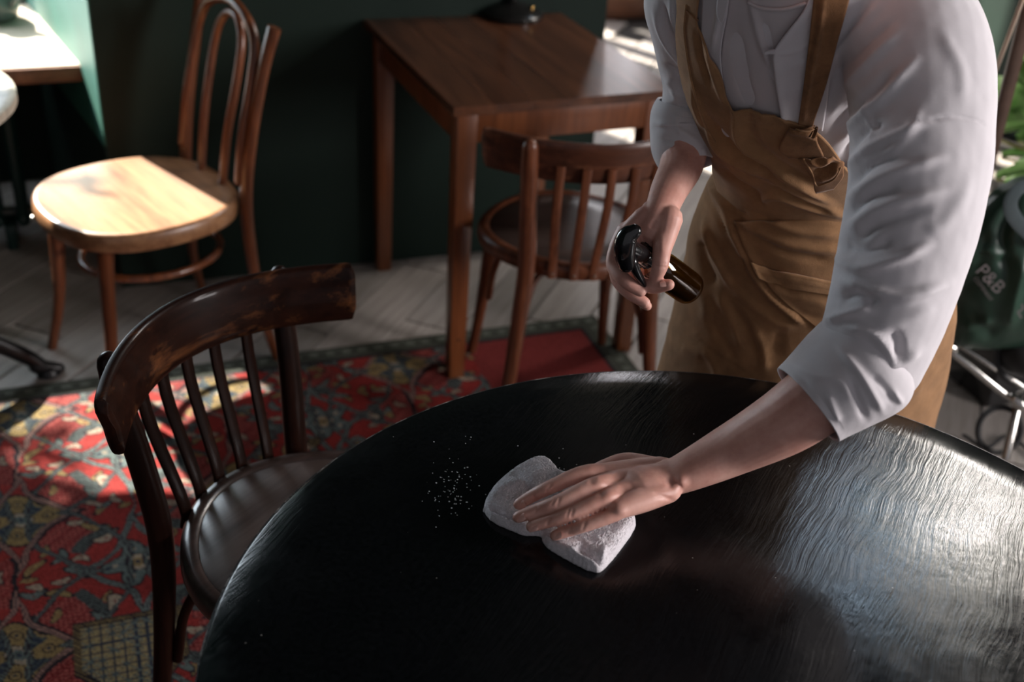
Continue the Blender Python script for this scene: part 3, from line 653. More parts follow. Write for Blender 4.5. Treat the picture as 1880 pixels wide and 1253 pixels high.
# left hand, palm down on the cloth
def fing(pts, r, n=18, flat=.92, seg=16): return tube(pts, r, seg, n, flat=flat)
def P3(l): return [U(x, y, z) for x, y, z in l]
F_idx = P3([(1150, 868, .795), (1078, 868, .809), (1006, 897, .797), (976, 912, .785), (953, 926, .777)])
F_mid = P3([(1150, 880, .800), (1093, 891, .812), (1024, 923, .799), (984, 938, .786), (952, 950, .777)])
F_rng = P3([(1155, 895, .799), (1114, 914, .809), (1048, 943, .796), (1006, 958, .784), (976, 967, .776)])
F_pin = P3([(1165, 915, .799), (1137, 941, .800), (1077, 965, .789), (1046, 975, .780), (1019, 984, .774)])
hand = [fing(F_idx, [.010, .0105, .0090, .0083, .0074]), fing(F_mid, [.010, .0108, .0093, .0085, .0076]), fing(F_rng, [.010, .0102, .0089, .0081, .0073]), fing(F_pin, [.011, .0092, .0079, .0072, .0065])]
for a, b in (((1215, 862), (1085, 872)), ((1216, 872), (1098, 890)), ((1220, 886), (1112, 910)), ((1225, 900), (1134, 936))):
    hand.append(tube([U(a[0], a[1], .802), U((a[0] + b[0]) / 2, (a[1] + b[1]) / 2, .803), U(b[0], b[1], .802)], [.0175, .0165, .0125], 16, 10, up=(0, 0, 1), flat=[.85, .85, .9]))
hand.append(tube([U(1150, 922, .792), U(1125, 928, .790), U(1096, 938, .786)], [.012, .011, .007], 12, 8, up=(0, 0, 1), flat=.8)); hand.append(tube([U(1140, 900, .795), U(1110, 903, .793), U(1078, 912, .789)], [.012, .011, .006], 12, 8, up=(0, 0, 1), flat=.8))
hand.append(tube([U(1210, 880, .795), U(1160, 892, .793), U(1120, 903, .792)], [.024, .030, .022], 20, 8, up=(0, 0, 1), flat=.5))
hand.append(tube([U(1200, 864, .796), U(1150, 854, .794), U(1112, 860, .789), U(1085, 870, .781)], [.017, .0155, .0115, .009], 14, 14))   # thumb, behind the index finger
# knuckles, wrist bone
def ball(c, r, sc=(1, 1, 1)):
    m = lathe([(r * math.sin(a), -r * math.cos(a)) for a in np.linspace(.12, math.pi - .12, 9)], 14); v = m[0] * np.array(sc) + np.asarray(c); return v, m[1]

handL = fuse([fore] + hand, .00165, 9, .5)
def dents(m, spots):
    v, f = m; n = vnormals(m); q = proj(v); face = np.clip((n * ((CP - v) / np.linalg.norm(CP - v, axis=1)[:, None])).sum(1) * 3, 0, 1); d = np.zeros(len(v))
    for x, y, r, h in spots: d += h * np.exp(-(((q[:, 0] - x) ** 2 + (q[:, 1] - y) ** 2) / r ** 2))
    return v + n * (d * face)[:, None], f
handL = folds(handL, [([(1060, 885), (1030, 905)], 3, -.0004), ([(1012, 888), (1003, 906)], 2.2, -.0009), ([(1020, 914), (1012, 930)], 2.2, -.0007), ([(1028, 914), (1022, 932)], 2.2, -.0009), ([(1046, 934), (1040, 952)], 2.2, -.0007), ([(1053, 934), (1048, 952)], 2.2, -.0009), ([(1076, 956), (1070, 974)], 2.2, -.0008),
    ([(980, 904), (977, 921)], 2, -.0007), ([(986, 930), (981, 946)], 2, -.0007), ([(1010, 950), (1004, 966)], 2, -.0007), ([(1048, 968), (1043, 983)], 2, -.0006),
    ([(1200, 905), (1236, 918)], 3, -.0009), ([(1205, 912), (1240, 922)], 3, -.0006),
    ([(1105, 892), (1170, 886)], 5, .0012), ([(1122, 912), (1180, 898)], 5, .0010), ([(1090, 872), (1160, 868)], 5, .0010)])
handL = dents(handL, [(1250, 886, 11, .0050), (1232, 888, 8, -.0032), (1084, 871, 10, .0012), (1100, 892, 11, .0020), (1118, 914, 11, .0020), (1141, 941, 10, .0012), (1086, 884, 6, -.0014), (1103, 906, 6, -.0018), (1124, 930, 6, -.0018)])
# --- right hand round the neck of the bottle
raf = [PY(1262, 235, 1.585), PY(1252, 300, 1.545), PY(1228, 350, 1.485), PY(1212, 392, 1.44), PY(1200, 420, 1.43)]
foreR = tube(raf, [.034, .031, .0255, .0225, .026], 22, 24, up=(0, -1, .2), flat=[1, .95, .9, .85, .8])
YH = 1.395
def H(l, Y0=YH): return [PY(x, y, Y0 + dy) for x, y, dy in l]
hr = [tube(H([(1205, 400, .045), (1195, 430, .035), (1178, 470, .03)]), [.026, .032, .028], 20, 10, up=(0, -1, 0), flat=.55),
      tube(H([(1185, 402, .04), (1152, 440, .035), (1137, 470, .03)]), [.018, .019, .015], 16, 10, up=(0, -1, 0), flat=.8),
      tube(H([(1228, 402, .035), (1222, 432, .02), (1215, 462, -.002), (1212, 487, -.016), (1203, 512, -.014)]), [.019, .0155, .0125, .0112, .0085], 16, 20),     # thumb
      tube(H([(1150, 425, .04), (1134, 455, .028), (1127, 488, .012), (1147, 515, -.014), (1176, 535, -.020)]), [.014, .0120, .0105, .0098, .0080], 14, 24),
      tube(H([(1146, 440, .05), (1134, 476, .040), (1134, 512, .022), (1156, 538, .0), (1184, 556, -.010)]), [.013, .0115, .0100, .0092, .0076], 14, 24),
      tube(H([(1150, 460, .055), (1145, 500, .045), (1152, 528, .03), (1172, 548, .012), (1188, 562, .006)]), [.012, .0100, .0088, .0080, .0068], 14, 20),
      tube(H([(1160, 440, .02), (1158, 480, .02), (1170, 515, .006), (1198, 527, -.014), (1228, 523, -.024)]), [.013, .0115, .0102, .0094, .0078], 14, 24)]
handR = fuse([foreR] + hr, .00165, 4, .5)
handR = folds(handR, [([(1200, 489), (1224, 491)], 2, -.0010), ([(1199, 484), (1225, 485)], 2, -.0006), ([(1205, 404), (1196, 420)], 5, -.0016), ([(1212, 425), (1218, 470)], 5, .0006)])
nailsR = []
def nail_at(x, y, dx, dy, w, m):
    b = BVHTree.FromPolygons([tuple(p) for p in m[0]], [tuple(int(k) for k in f) for f in m[1]]); d = nrm(ray(x, y)); h = b.ray_cast(Vector(CP), Vector(d), 4)
    n_ = np.array(h[1]); n_ = n_ if n_ @ d < 0 else -n_; a = nrm(PY(x + dx, y + dy, 1.4) - PY(x, y, 1.4)); return np.array(h[0]), a, n_
# trunk, legs, neck, head
hx = PY(1440, -230, 1.38)
def HD(dx, dy, dz): return hx + np.array([dx, dy, dz])
headm = [ball(HD(0, .02, .035), .092, (.86, 1.02, 1.05)), ball(HD(0, -.03, -.035), .068, (.88, .95, 1.15)), ball(HD(0, -.062, -.085), .030, (1.1, .9, .8)), tube([HD(0, -.088, .01), HD(0, -.108, -.022), HD(0, -.098, -.036)], [.008, .011, .010], 10, 6), ball(HD(.080, .02, -.005), .020, (.35, .8, 1.3)), ball(HD(-.080, .02, -.005), .020, (.35, .8, 1.3)),
         tube([HD(-.020, -.092, -.058), HD(0, -.098, -.058), HD(.020, -.092, -.058)], .0065, 8, 6), ball(HD(.030, -.078, .012), .012), ball(HD(-.030, -.078, .012), .012), tube([PY(1450, -90, 1.47), HD(0, .03, -.05)], [.062, .054], 20)]
base = PY(1487, 560, 1.68)
leg = []
for s in (-1, 1):
    hp = np.array([.475 + s * .095, 1.71, .80]); kn = np.array([.475 + s * .10, 1.70, .45]); an = np.array([.475 + s * .11, 1.75, .08])
    leg.append(tube([hp, kn, an, an - [0, 0, .03]], [.085, .056, .040, .040], 18, 16)); leg.append(tube([an + [0, .03, -.045], an + [0, -.08, -.045], an + [0, -.16, -.052]], [.036, .038, .026], 14, 8, up=(0, 0, 1), flat=.8))
ti = ringloft(resample([(c, a * .82, b * .82) for c, a, b in T_], 24), 32)
body = fuse([ti, tube(LA[:4], [.05, .05, .046, .043], 16, 20), tube(LA[3:], [.043, .042, .044, .044], 16, 20), tube(RA, [.05, .045, .04, .036, .033], 16, 20)] + headm + leg, .006, 4, .5)
pb = obj('body', merge(body, handL, handR), M['skin'], pp, auto=False)
# nails
def nail(tip, prev, w, up=(0, 0, 1), lift=.0070):
    d = nrm(np.array(tip) - np.array(prev)); u = nrm(np.array(up) - d * (np.array(up) @ d)); s = np.cross(d, u); V = []; F = []
    for i in range(6):
        for j in range(7):
            a = (j / 6 - .5) * 2.0; tt = i / 5; wd = w * (1 - .25 * max(0, tt - .6) / .4) * (1 if i > 0 else .8)
            V.append(np.array(tip) + d * (-.009 + .012 * tt) + s * wd * math.sin(a) / math.sin(1.0) * .9 + u * (lift - w * .75 * (1 - math.cos(a)) - .0016 * tt * tt))
    F = [(i * 7 + j, i * 7 + j + 1, (i + 1) * 7 + j + 1, (i + 1) * 7 + j) for i in range(5) for j in range(6)]
    return np.array(V), F
for x, y, dx, dy, w in ((952, 930, -10, 5, .0054), (951, 952, -10, 4, .0056), (974, 970, -10, 3, .0054), (1018, 985, -10, 3, .0047)):
    p_, a_, n_ = nail_at(x, y, dx, dy, w, handL); n_ = nrm(n_ * .5 + np.array([0, -.15, .6])); obj('fingernail', nail(p_ - n_ * .0004, p_ - a_, w, up=n_, lift=.0010), M['nail'], pp, auto=False)
for x, y, dx, dy, w in ((1203, 507, -5, 10, .0058), (1224, 520, 10, -2, .0045)):
    p_, a_, n_ = nail_at(x, y, dx, dy, w, handR); obj('fingernail', nail(p_ - n_ * .0002, p_ - a_, w, up=n_, lift=.0008), M['nail'], pp, auto=False)
obj('hair', fuse([ball(HD(0, .030, .060), .102, (.88, 1.02, .92)), ball(HD(0, .09, .0), .06), tube([HD(0, .10, .0), HD(0, .13, -.07)], [.045, .035], 14)], .006, 3), M['hair'], pp)
for s in (-1, 1):
    for dx in (.030,): obj('eye', ball(HD(s * dx, -.0885, .012), .006, (1.4, .6, .6)), M['hair'], pp)
obj('trousers', fuse([tube([np.array([.475 + s * .095, 1.71, .86]), np.array([.475 + s * .10, 1.70, .45]), np.array([.475 + s * .11, 1.75, .11])], [.100, .075, .062], 20, 20) for s in (-1, 1)] + [ringloft([(np.array([.475, 1.70, .80]), np.array([.17, 0, 0]), np.array([0, -.11, 0])), (np.array([.475, 1.69, .95]), np.array([.15, 0, 0]), np.array([0, -.10, 0]))], 30)], .006, 3), M['trousers'], pp)
for s in (-1, 1):
    an = np.array([.475 + s * .11, 1.75, .0]); obj('shoe', tube([an + [0, .05, .045], an + [0, -.06, .05], an + [0, -.17, .036]], [.044, .046, .034], 18, 14, up=(0, 0, 1), flat=.95), M['paleshoe'], pp)
# --- shirt
G = .010
SHK = [.78, .78, .90] + [1] * 6
torsS = ringloft(resample([(c, a * k * (1 + G / np.linalg.norm(a)), b * k * (1 + G / np.linalg.norm(b))) for (c, a, b), k in zip(T_, SHK)], 40), 44)
shirt = fuse([torsS, tube(LA, LR, 28, 44, flat=.92), tube(RA, RR, 24, 30, flat=.95)], .0038, 6, .5)
SL = [ # sleeve of the wiping arm, from cuff to shoulder: ridges (+) and creases (-)
 ([(1530, 470), (1575, 494), (1639, 480), (1705, 450)], 9, .0060), ([(1545, 450), (1590, 460), (1640, 440)], 12, -.0050),
 ([(1549, 516), (1599, 534), (1663, 544), (1740, 520)], 10, .0065), ([(1540, 545), (1580, 540), (1612, 560)], 11, -.0070), ([(1512, 590), (1560, 575), (1600, 565)], 8, .0050),
 ([(1556, 600), (1600, 612), (1628, 640), (1640, 668)], 9, .0060), ([(1640, 610), (1650, 630), (1648, 655)], 8, -.0055), ([(1583, 676), (1639, 670), (1690, 645)], 8, .0055), ([(1600, 690), (1650, 690)], 8, -.0040),
 ([(1580, 440), (1600, 418), (1640, 400), (1700, 385)], 10, -.0045), ([(1560, 425), (1590, 395), (1650, 370), (1740, 350)], 11, .0048), ([(1556, 400), (1600, 360), (1650, 345)], 9, -.0045),
 ([(1552, 372), (1600, 335), (1660, 310), (1730, 290)], 10, .0050), ([(1560, 340), (1600, 305), (1650, 285)], 8, -.0048), ([(1548, 318), (1590, 275), (1640, 250), (1700, 225)], 9, .0052),
 ([(1545, 290), (1585, 245), (1620, 225)], 7, -.0048), ([(1536, 262), (1570, 222), (1625, 175), (1680, 110)], 9, .0060), ([(1530, 238), (1560, 205), (1600, 170), (1640, 130)], 8, -.0055),
 ([(1518, 215), (1545, 170), (1600, 110), (1650, 60)], 9, .0055), ([(1500, 190), (1540, 130), (1590, 80), (1640, 40)], 8, -.0045), ([(1500, 150), (1530, 100), (1580, 50), (1620, 0)], 9, .0045),
 ([(1625, 290), (1660, 255), (1690, 200)], 10, .0028), ([(1730, 60), (1760, 120), (1770, 180)], 12, .0020), ([(1700, 430), (1745, 400), (1780, 330)], 14, .0022),
 ([(1700, 222), (1750, 214), (1790, 222), (1815, 236)], 2.2, -.0022), ([(1640, 235), (1700, 222)], 2.2, -.0014),
 ([(1600, 600), (1660, 590), (1720, 560)], 14, .0025), ([(1560, 150), (1590, 200), (1600, 260)], 5, .0018),
 # other sleeve
 ([(1232, 0), (1240, 45), (1268, 95), (1300, 135)], 5, .0045), ([(1200, 20), (1222, 75), (1250, 115), (1275, 150)], 5, .0045), ([(1215, 5), (1232, 60), (1262, 110)], 5, -.0035), ([(1255, 20), (1262, 60), (1280, 100)], 4, .0030),
 ([(1220, 118), (1245, 132), (1275, 155)], 6, -.0035), ([(1222, 145), (1240, 165), (1242, 190)], 7, .0030), ([(1216, 196), (1250, 195), (1285, 205)], 4, -.0045), ([(1230, 165), (1262, 180), (1290, 190)], 6, .003)]
shirt = folds(shirt, [(p, w * 1.0, h * 1.25) for p, w, h in SL]); shn = vnormals(shirt); v = shirt[0]; q = proj(v)
v = v + shn * (.0011 * fnoise(v, 26, 3, 3) + .0005 * fnoise(v, 80, 2, 5))[:, None]
sh = obj('shirt', (v, shirt[1]), M['shirt'], pp, auto=False)
# thick cloth patches that lie on what is under them
def patch(target, A, B, nu=40, nv=40, off=.004, th=.003, lines=None, nz=.0008, seed=1, sm=10, lift=None):
    """A, B: two border curves (photo positions); the cloth between them is laid onto the target surface"""
    bvh = target if isinstance(target, BVHTree) else BVHTree.FromPolygons([tuple(p) for p in target[0]], [tuple(f) for f in target[1]])
    a, b = catmull(A, nu), catmull(B, nu); Pt = np.zeros((nu, nv, 3)); hit = np.zeros((nu, nv), bool)
    for i in range(nu):
        for j in range(nv):
            x, y = a[i] + (b[i] - a[i]) * j / (nv - 1); d = nrm(ray(x, y)); h = bvh.ray_cast(Vector(CP), Vector(d), 4.0)
            if h[0] is not None and h[3] < 2.6: Pt[i, j] = np.array(h[0]); hit[i, j] = True
            else:
                t = 1.75; c = None
                for _ in range(3): c = bvh.find_nearest(Vector(CP + d * t)); t = (np.array(c[0]) - CP) @ d
                Pt[i, j] = np.array(c[0]) 
    for _ in range(sm):
        Q = Pt.copy(); Q[1:-1] += Pt[:-2] + Pt[2:]; Q[1:-1] /= 3; R_ = Q.copy(); R_[:, 1:-1] += Q[:, :-2] + Q[:, 2:]; R_[:, 1:-1] /= 3; Pt = R_
    du = np.gradient(Pt, axis=0); dv = np.gradient(Pt, axis=1); nn = np.cross(du, dv); nn /= np.linalg.norm(nn, axis=2)[..., None] + 1e-9
    if (nn[nu // 2, nv // 2] @ (CP - Pt[nu // 2, nv // 2])) < 0: nn = -nn
    off_ = off if lift is None else off + lift(np.linspace(0, 1, nu)[:, None], np.linspace(0, 1, nv)[None, :])[..., None]
    Top = Pt + nn * off_
    fl_ = Top.reshape(-1, 3); nf = nn.reshape(-1, 3)
    F = [(i * nv + j, i * nv + j + 1, (i + 1) * nv + j + 1, (i + 1) * nv + j) for i in range(nu - 1) for j in range(nv - 1)]
    if lines: fl_, _ = folds((fl_, F), [(p, w, h * 1.3) for p, w, h in lines], nn=nf)
    if nz: fl_ = fl_ + nf * (nz * fnoise(fl_, 30, 4, seed))[:, None]
    bk = fl_ - nf * th; m = nu * nv
    V = np.concatenate([fl_, bk]); FF = F + [tuple(m + k for k in f[::-1]) for f in F]
    rim = [i * nv for i in range(nu)] + [(nu - 1) * nv + j for j in range(1, nv)] + [i * nv + nv - 1 for i in range(nu - 2, -1, -1)] + [j for j in range(nv - 2, 0, -1)]
    for k in range(len(rim)): a_, b_ = rim[k], rim[(k + 1) % len(rim)]; FF.append((a_, b_, m + b_, m + a_))
    return V, FF
def curve_on(target, pts, n=50, r=.0015, off=.002, flat=1):
    bvh = target; P = catmull(pts, n); out = []
    for x, y in P:
        d = nrm(ray(x, y)); h = bvh.ray_cast(Vector(CP), Vector(d), 4.0)
        if h[0] is None or h[3] > 2.6: h = bvh.find_nearest(Vector(CP + d * 1.62))
        nn_ = np.array(h[1]); nn_ = nn_ if nn_ @ d < 0 else -nn_; out.append(np.array(h[0]) + nn_ * off)
    return tube(out, r, 8)
def bv(m): return BVHTree.FromPolygons([tuple(p) for p in m[0]], [tuple(int(k) for k in f) for f in m[1]])
TB = bv(fuse([torsS], .006, 8))
# tee under the open shirt, shirt fronts and collar
tee = patch(TB, [(1336, -30), (1334, 30), (1324, 100), (1330, 170), (1345, 240)], [(1500, -30), (1482, 12), (1428, 80), (1424, 120), (1446, 240)], 40, 30, .002, .002, [([(1378, 0), (1392, 60), (1412, 120)], 5, .003), ([(1350, 60), (1360, 140), (1380, 200)], 12, -.004), ([(1400, 40), (1415, 90), (1425, 160)], 7, -.002)], .0005)
obj('t_shirt', tee, M['tee'], pp, auto=False)
obj('neck_ribbing', curve_on(TB, [(1376, 2), (1400, 12), (1440, 14), (1478, 4)], 30, .0022, .004), M['tee'], pp)
def wavy(u, v): return .004 * np.exp(-((v - 0.02) / .12) ** 2) + 0 * u
fr_r = patch(TB, [(1490, -30), (1478, 10), (1450, 45), (1422, 84), (1422, 115), (1428, 160), (1440, 235)], [(1560, -30), (1550, 20), (1540, 60), (1530, 90), (1525, 120), (1520, 170), (1510, 235)], 50, 24, .0055, .002, [([(1425, 100), (1470, 90), (1500, 60)], 4, .0012), ([(1430, 140), (1460, 120), (1490, 110)], 4, .0014), ([(1436, 190), (1460, 165), (1480, 160)], 4, .0014)], .0007, 4, 8, wavy)
obj('shirt_front', fr_r, M['shirt'], pp, auto=False)
fr_l = patch(TB, [(1296, -30), (1292, 40), (1294, 100), (1310, 200)], [(1345, -30), (1338, 25), (1326, 100), (1338, 200)], 40, 16, .0050, .002, [([(1325, 0), (1318, 40), (1308, 90)], 5, .002)], .0006, 6, 8)
obj('shirt_front', fr_l, M['shirt'], pp, auto=False)
clr = patch(TB, [(1330, -30), (1326, -5), (1324, 20), (1334, 34)], [(1352, -30), (1346, -5), (1342, 15), (1335, 32)], 20, 10, .012, .002, None, .0004); obj('collar', clr, M['shirt'], pp, auto=False)
tab = patch(TB, [(1408, 84), (1418, 81), (1426, 80)], [(1408, 88), (1418, 87), (1428, 88)], 8, 5, .012, .002, None, 0, sm=1); obj('placket_tip', tab, M['shirt'], pp)
# --- skirt of the apron: a closed wrap with the outline of the photograph
K_ = [lvl(1316, 318, 1640, 330, 1.635, .112), lvl(1296, 350, 1660, 360, 1.64, .118), lvl(1268, 419, 1700, 430, 1.65, .126), lvl(1257, 475, 1735, 490, 1.66, .134), lvl(1238, 566, 1752, 556, 1.67, .142), lvl(1224, 623, 1742, 640, 1.675, .146), lvl(1210, 678, 1728, 712, 1.68, .150), lvl(1196, 740, 1709, 776, 1.685, .152), lvl(1178, 840, 1690, 870, 1.69, .15), lvl(1168, 930, 1668, 960, 1.70, .15)]
K = resample(K_, 150); seg = 300; V = []
for i, (c, a, b) in enumerate(K):
    b = b + np.array([0, 0, -.12 * abs(b[1])]) * .6
    for j in range(seg):
        t = 2 * math.pi * j / seg; V.append(c + a * math.cos(t) + b * math.sin(t))
nr = len(K); F = [(i * seg + j, i * seg + (j + 1) % seg, (i + 1) * seg + (j + 1) % seg, (i + 1) * seg + j) for i in range(nr - 1) for j in range(seg)]
skirt = (np.array(V), F); nn = vnormals(skirt); cc = np.repeat(np.array([k[0] for k in K]), seg, 0)
if ((skirt[0] - cc) * nn).sum() < 0: nn = -nn
KL = [([(1330, 392), (1352, 440), (1378, 492), (1412, 540), (1450, 575), (1480, 597)], 6, .0080), ([(1345, 385), (1378, 440), (1410, 490), (1455, 540)], 10, -.0045), ([(1362, 470), (1372, 490)], 6, -.004),
      ([(1292, 405), (1305, 450), (1325, 490), (1342, 524)], 6, .0075), ([(1282, 440), (1292, 480), (1312, 525)], 9, -.0070), ([(1342, 524), (1372, 552), (1420, 590), (1470, 603)], 7, .0035), ([(1262, 500), (1290, 545), (1300, 590)], 10, .0035),
      ([(1315, 540), (1345, 590), (1362, 640)], 8, .0045), ([(1335, 560), (1372, 610), (1392, 660)], 9, -.0050), ([(1300, 580), (1330, 630), (1352, 670)], 8, -.003), ([(1290, 640), (1310, 670), (1320, 700)], 8, .0030), ([(1250, 640), (1290, 650)], 12, .002),
      ([(1380, 600), (1400, 640), (1405, 680)], 9, .0035), ([(1430, 610), (1428, 650)], 10, -.003), ([(1262, 600), (1315, 645), (1388, 692)], 1.8, .0011), ([(1262, 604), (1315, 649), (1388, 696)], 1.5, -.0010), ([(1404, 560), (1396, 620), (1388, 692)], 1.5, -.0008),
      ([(1300, 340), (1325, 375), (1350, 410)], 5, .0045), ([(1290, 350), (1312, 385), (1335, 430)], 3, -.0030), ([(1310, 332), (1340, 370), (1378, 402)], 5, -.0030),
      ([(1703, 580), (1694, 640), (1686, 705)], 1.5, -.0010), ([(1660, 720), (1685, 715), (1690, 700)], 5, .002), ([(1695, 560), (1705, 500)], 8, .003)]
v, _ = folds(skirt, [(p, w, h * 1.3) for p, w, h in KL], nn=nn); v = v + nn * (.0016 * fnoise(v, 22, 4, 9) + .0005 * fnoise(v, 70, 2, 4))[:, None]
inner = v - nn * .003; m = len(v)
F2 = F + [tuple(m + k for k in f[::-1]) for f in F] + [((nr - 1) * seg + j, (nr - 1) * seg + (j + 1) % seg, m + (nr - 1) * seg + (j + 1) % seg, m + (nr - 1) * seg + j) for j in range(seg)] + [(j, m + j, m + (j + 1) % seg, (j + 1) % seg) for j in range(seg)]
skm = (np.concatenate([v, inner]), F2); ap = obj('apron_skirt', skm, M['apron'], pp, auto=False)
KB = bv((v, F))
# pocket panel: upper band and body
pk = patch(KB, [(1348, 405), (1366, 455), (1392, 500), (1440, 555), (1500, 600)], [(1600, 400), (1600, 450), (1600, 500), (1600, 560), (1600, 625)], 50, 44, .0045, .003, [([(1352, 402), (1420, 440), (1480, 455), (1560, 460)], 9, .0045), ([(1380, 430), (1440, 462), (1520, 478)], 8, -.0035), ([(1400, 400), (1460, 425), (1540, 432)], 7, .0035), ([(1410, 520), (1460, 545), (1530, 560)], 10, .0025), ([(1450, 570), (1500, 585), (1545, 590)], 8, -.002)], .0009, 12, 4)
obj('pocket', pk, M['apron'], pp, auto=False)
ph = patch(KB, [(1374, 480), (1384, 506), (1392, 512)], [(1600, 528), (1600, 545), (1600, 552)], 12, 44, .0095, .0025, [([(1374, 488), (1440, 512), (1530, 530)], 2, .0010)], .0006, 13, 2); obj('pocket_hem', ph, M['apronedge'], pp, auto=False)
# bib hanging over the waist
bibL = [(1247, -30), (1258, 0), (1254, 60), (1266, 149), (1287, 223), (1309, 262), (1322, 282), (1318, 322), (1330, 356), (1352, 374), (1404, 388)]
bibR = [(1296, -30), (1290, 10), (1290, 52), (1322, 108), (1334, 150), (1348, 192), (1400, 197), (1478, 219), (1524, 254), (1560, 306), (1604, 410)]
# body of the bib = lower part, shoulder strap = upper part
bp = [(1347, 189), (1388, 194), (1448, 211), (1490, 223), (1523, 253), (1556, 305), (1585, 350)]
bbot = [(1309, 268), (1322, 330), (1352, 364), (1404, 386), (1460, 398), (1520, 404), (1585, 406)]
BL = [([(1272, 150), (1283, 195), (1305, 250), (1330, 282), (1370, 305), (1402, 320)], 6, .0075), ([(1402, 320), (1450, 345), (1500, 372), (1552, 396)], 6, .0060), ([(1300, 215), (1330, 262), (1380, 295), (1430, 320)], 9, -.0060), ([(1290, 228), (1312, 250), (1335, 262)], 8, -.005),
      ([(1352, 196), (1352, 240), (1368, 272), (1420, 312), (1478, 345), (1530, 376)], 6, .0068), ([(1370, 215), (1385, 262), (1430, 300), (1490, 335)], 9, -.0040), ([(1330, 130), (1340, 170), (1350, 215)], 5, .0035),
      ([(1318, 308), (1350, 330), (1380, 350), (1400, 380)], 6, -.0055), ([(1400, 372), (1410, 360), (1430, 360), (1480, 378), (1540, 396)], 6, .0060), ([(1335, 300), (1370, 330), (1400, 345)], 7, .0035), ([(1420, 340), (1470, 368), (1530, 388)], 6, -.0045),
      ([(1280, 60), (1288, 110), (1304, 160)], 5, -.0035), ([(1300, 90), (1312, 140), (1330, 190)], 6, .0035), ([(1352, 205), (1400, 208), (1440, 220)], 1.6, -.0010), ([(1352, 232), (1400, 230), (1430, 232)], 1.6, -.0008), 
      ([(1375, 200), (1377, 225)], 4, -.002), ([(1398, 198), (1400, 226)], 4, .002), ([(1420, 205), (1420, 230)], 4, -.002), ([(1440, 212), (1440, 232)], 4, .0018)]
# one grid: left border runs down the outline of the figure, right border along the neckline and under the arm
gl = [(1246, -40), (1258, 0), (1253, 60), (1264, 149), (1284, 223), (1306, 262), (1316, 300), (1310, 335), (1330, 352)]
gr = [(1298, -40), (1292, 0), (1288, 45), (1324, 112), (1338, 160), (1348, 190), (1430, 208), (1500, 232), (1600, 330)]
gl2 = [(1246, -40), (1258, 0), (1253, 60), (1264, 149), (1284, 223), (1300, 255), (1318, 285), (1308, 326), (1345, 366), (1404, 388), (1470, 402), (1600, 412)]
gr2 = [(1298, -40), (1292, 0), (1288, 45), (1324, 112), (1336, 150), (1348, 190), (1400, 196), (1452, 212), (1490, 223), (1524, 253), (1556, 305), (1602, 345)]
bib = patch(TB, gl2, gr2, 110, 60, .0105, .0035, BL, .0011, 8, 14, lambda u, v: .006 * np.clip((u - .5) * 3, 0, 1) + 0 * v)
obj('apron_bib', bib, M['apron'], pp, auto=False)
BB = bv(bib)
obj('bib_hem', curve_on(BB, [(1291, 40), (1324, 114), (1338, 160), (1349, 192), (1388, 197), (1448, 214), (1488, 226), (1521, 256), (1552, 306)], 70, .0019, .0004), M['apronedge'], pp)
obj('bib_hem', curve_on(BB, [(1260, 10), (1257, 62), (1270, 149), (1290, 222), (1312, 260)], 50, .0016, .0004), M['apronedge'], pp)
obj('strap_seam', curve_on(BB, [(1262, 20), (1275, 32), (1287, 44)], 12, .0012, .0006), M['strap'], pp)
# right shoulder strap and its hanging end
sst = patch(TB, [(1496, -40), (1491, 0), (1484, 70), (1476, 140), (1466, 214), (1462, 235)], [(1560, -40), (1552, 0), (1536, 60), (1516, 140), (1494, 210), (1490, 240)], 60, 16, .0125, .003, [([(1512, 0), (1502, 70), (1488, 140), (1476, 216)], 5, .0030), ([(1500, 0), (1492, 70), (1480, 150)], 3, -.002)], .0008, 21, 4)
obj('apron_strap', sst, M['strap'], pp, auto=False)
lp1 = patch(BB, [(1451, 226), (1440, 245), (1432, 266), (1450, 280)], [(1496, 236), (1502, 255), (1510, 272), (1514, 286)], 24, 22, .010, .003, [([(1445, 240), (1480, 246), (1500, 250)], 5, .003)], .0006, 22, 2); obj('strap_loop', lp1, M['strap'], pp, auto=False)
lp2 = patch(BB, [(1466, 280), (1478, 296), (1492, 318), (1498, 342)], [(1528, 276), (1540, 290), (1546, 310), (1528, 334)], 24, 22, .012, .003, [([(1482, 292), (1505, 300), (1525, 290)], 5, .005), ([(1495, 315), (1515, 312), (1535, 300)], 4, -.004), ([(1500, 330), (1525, 322), (1540, 306)], 4, .004)], .0008, 23, 2); obj('strap_end', lp2, M['strap'], pp, auto=False)
obj('strap_seam', curve_on(bv(lp1), [(1450, 229), (1462, 238), (1480, 241), (1496, 238)], 20, .0011, .0006), M['apronedge'], pp)
obj('strap_seam', curve_on(bv(lp2), [(1468, 283), (1480, 299), (1492, 320), (1499, 340), (1515, 337), (1532, 328), (1543, 308)], 30, .0011, .0006), M['apronedge'], pp)
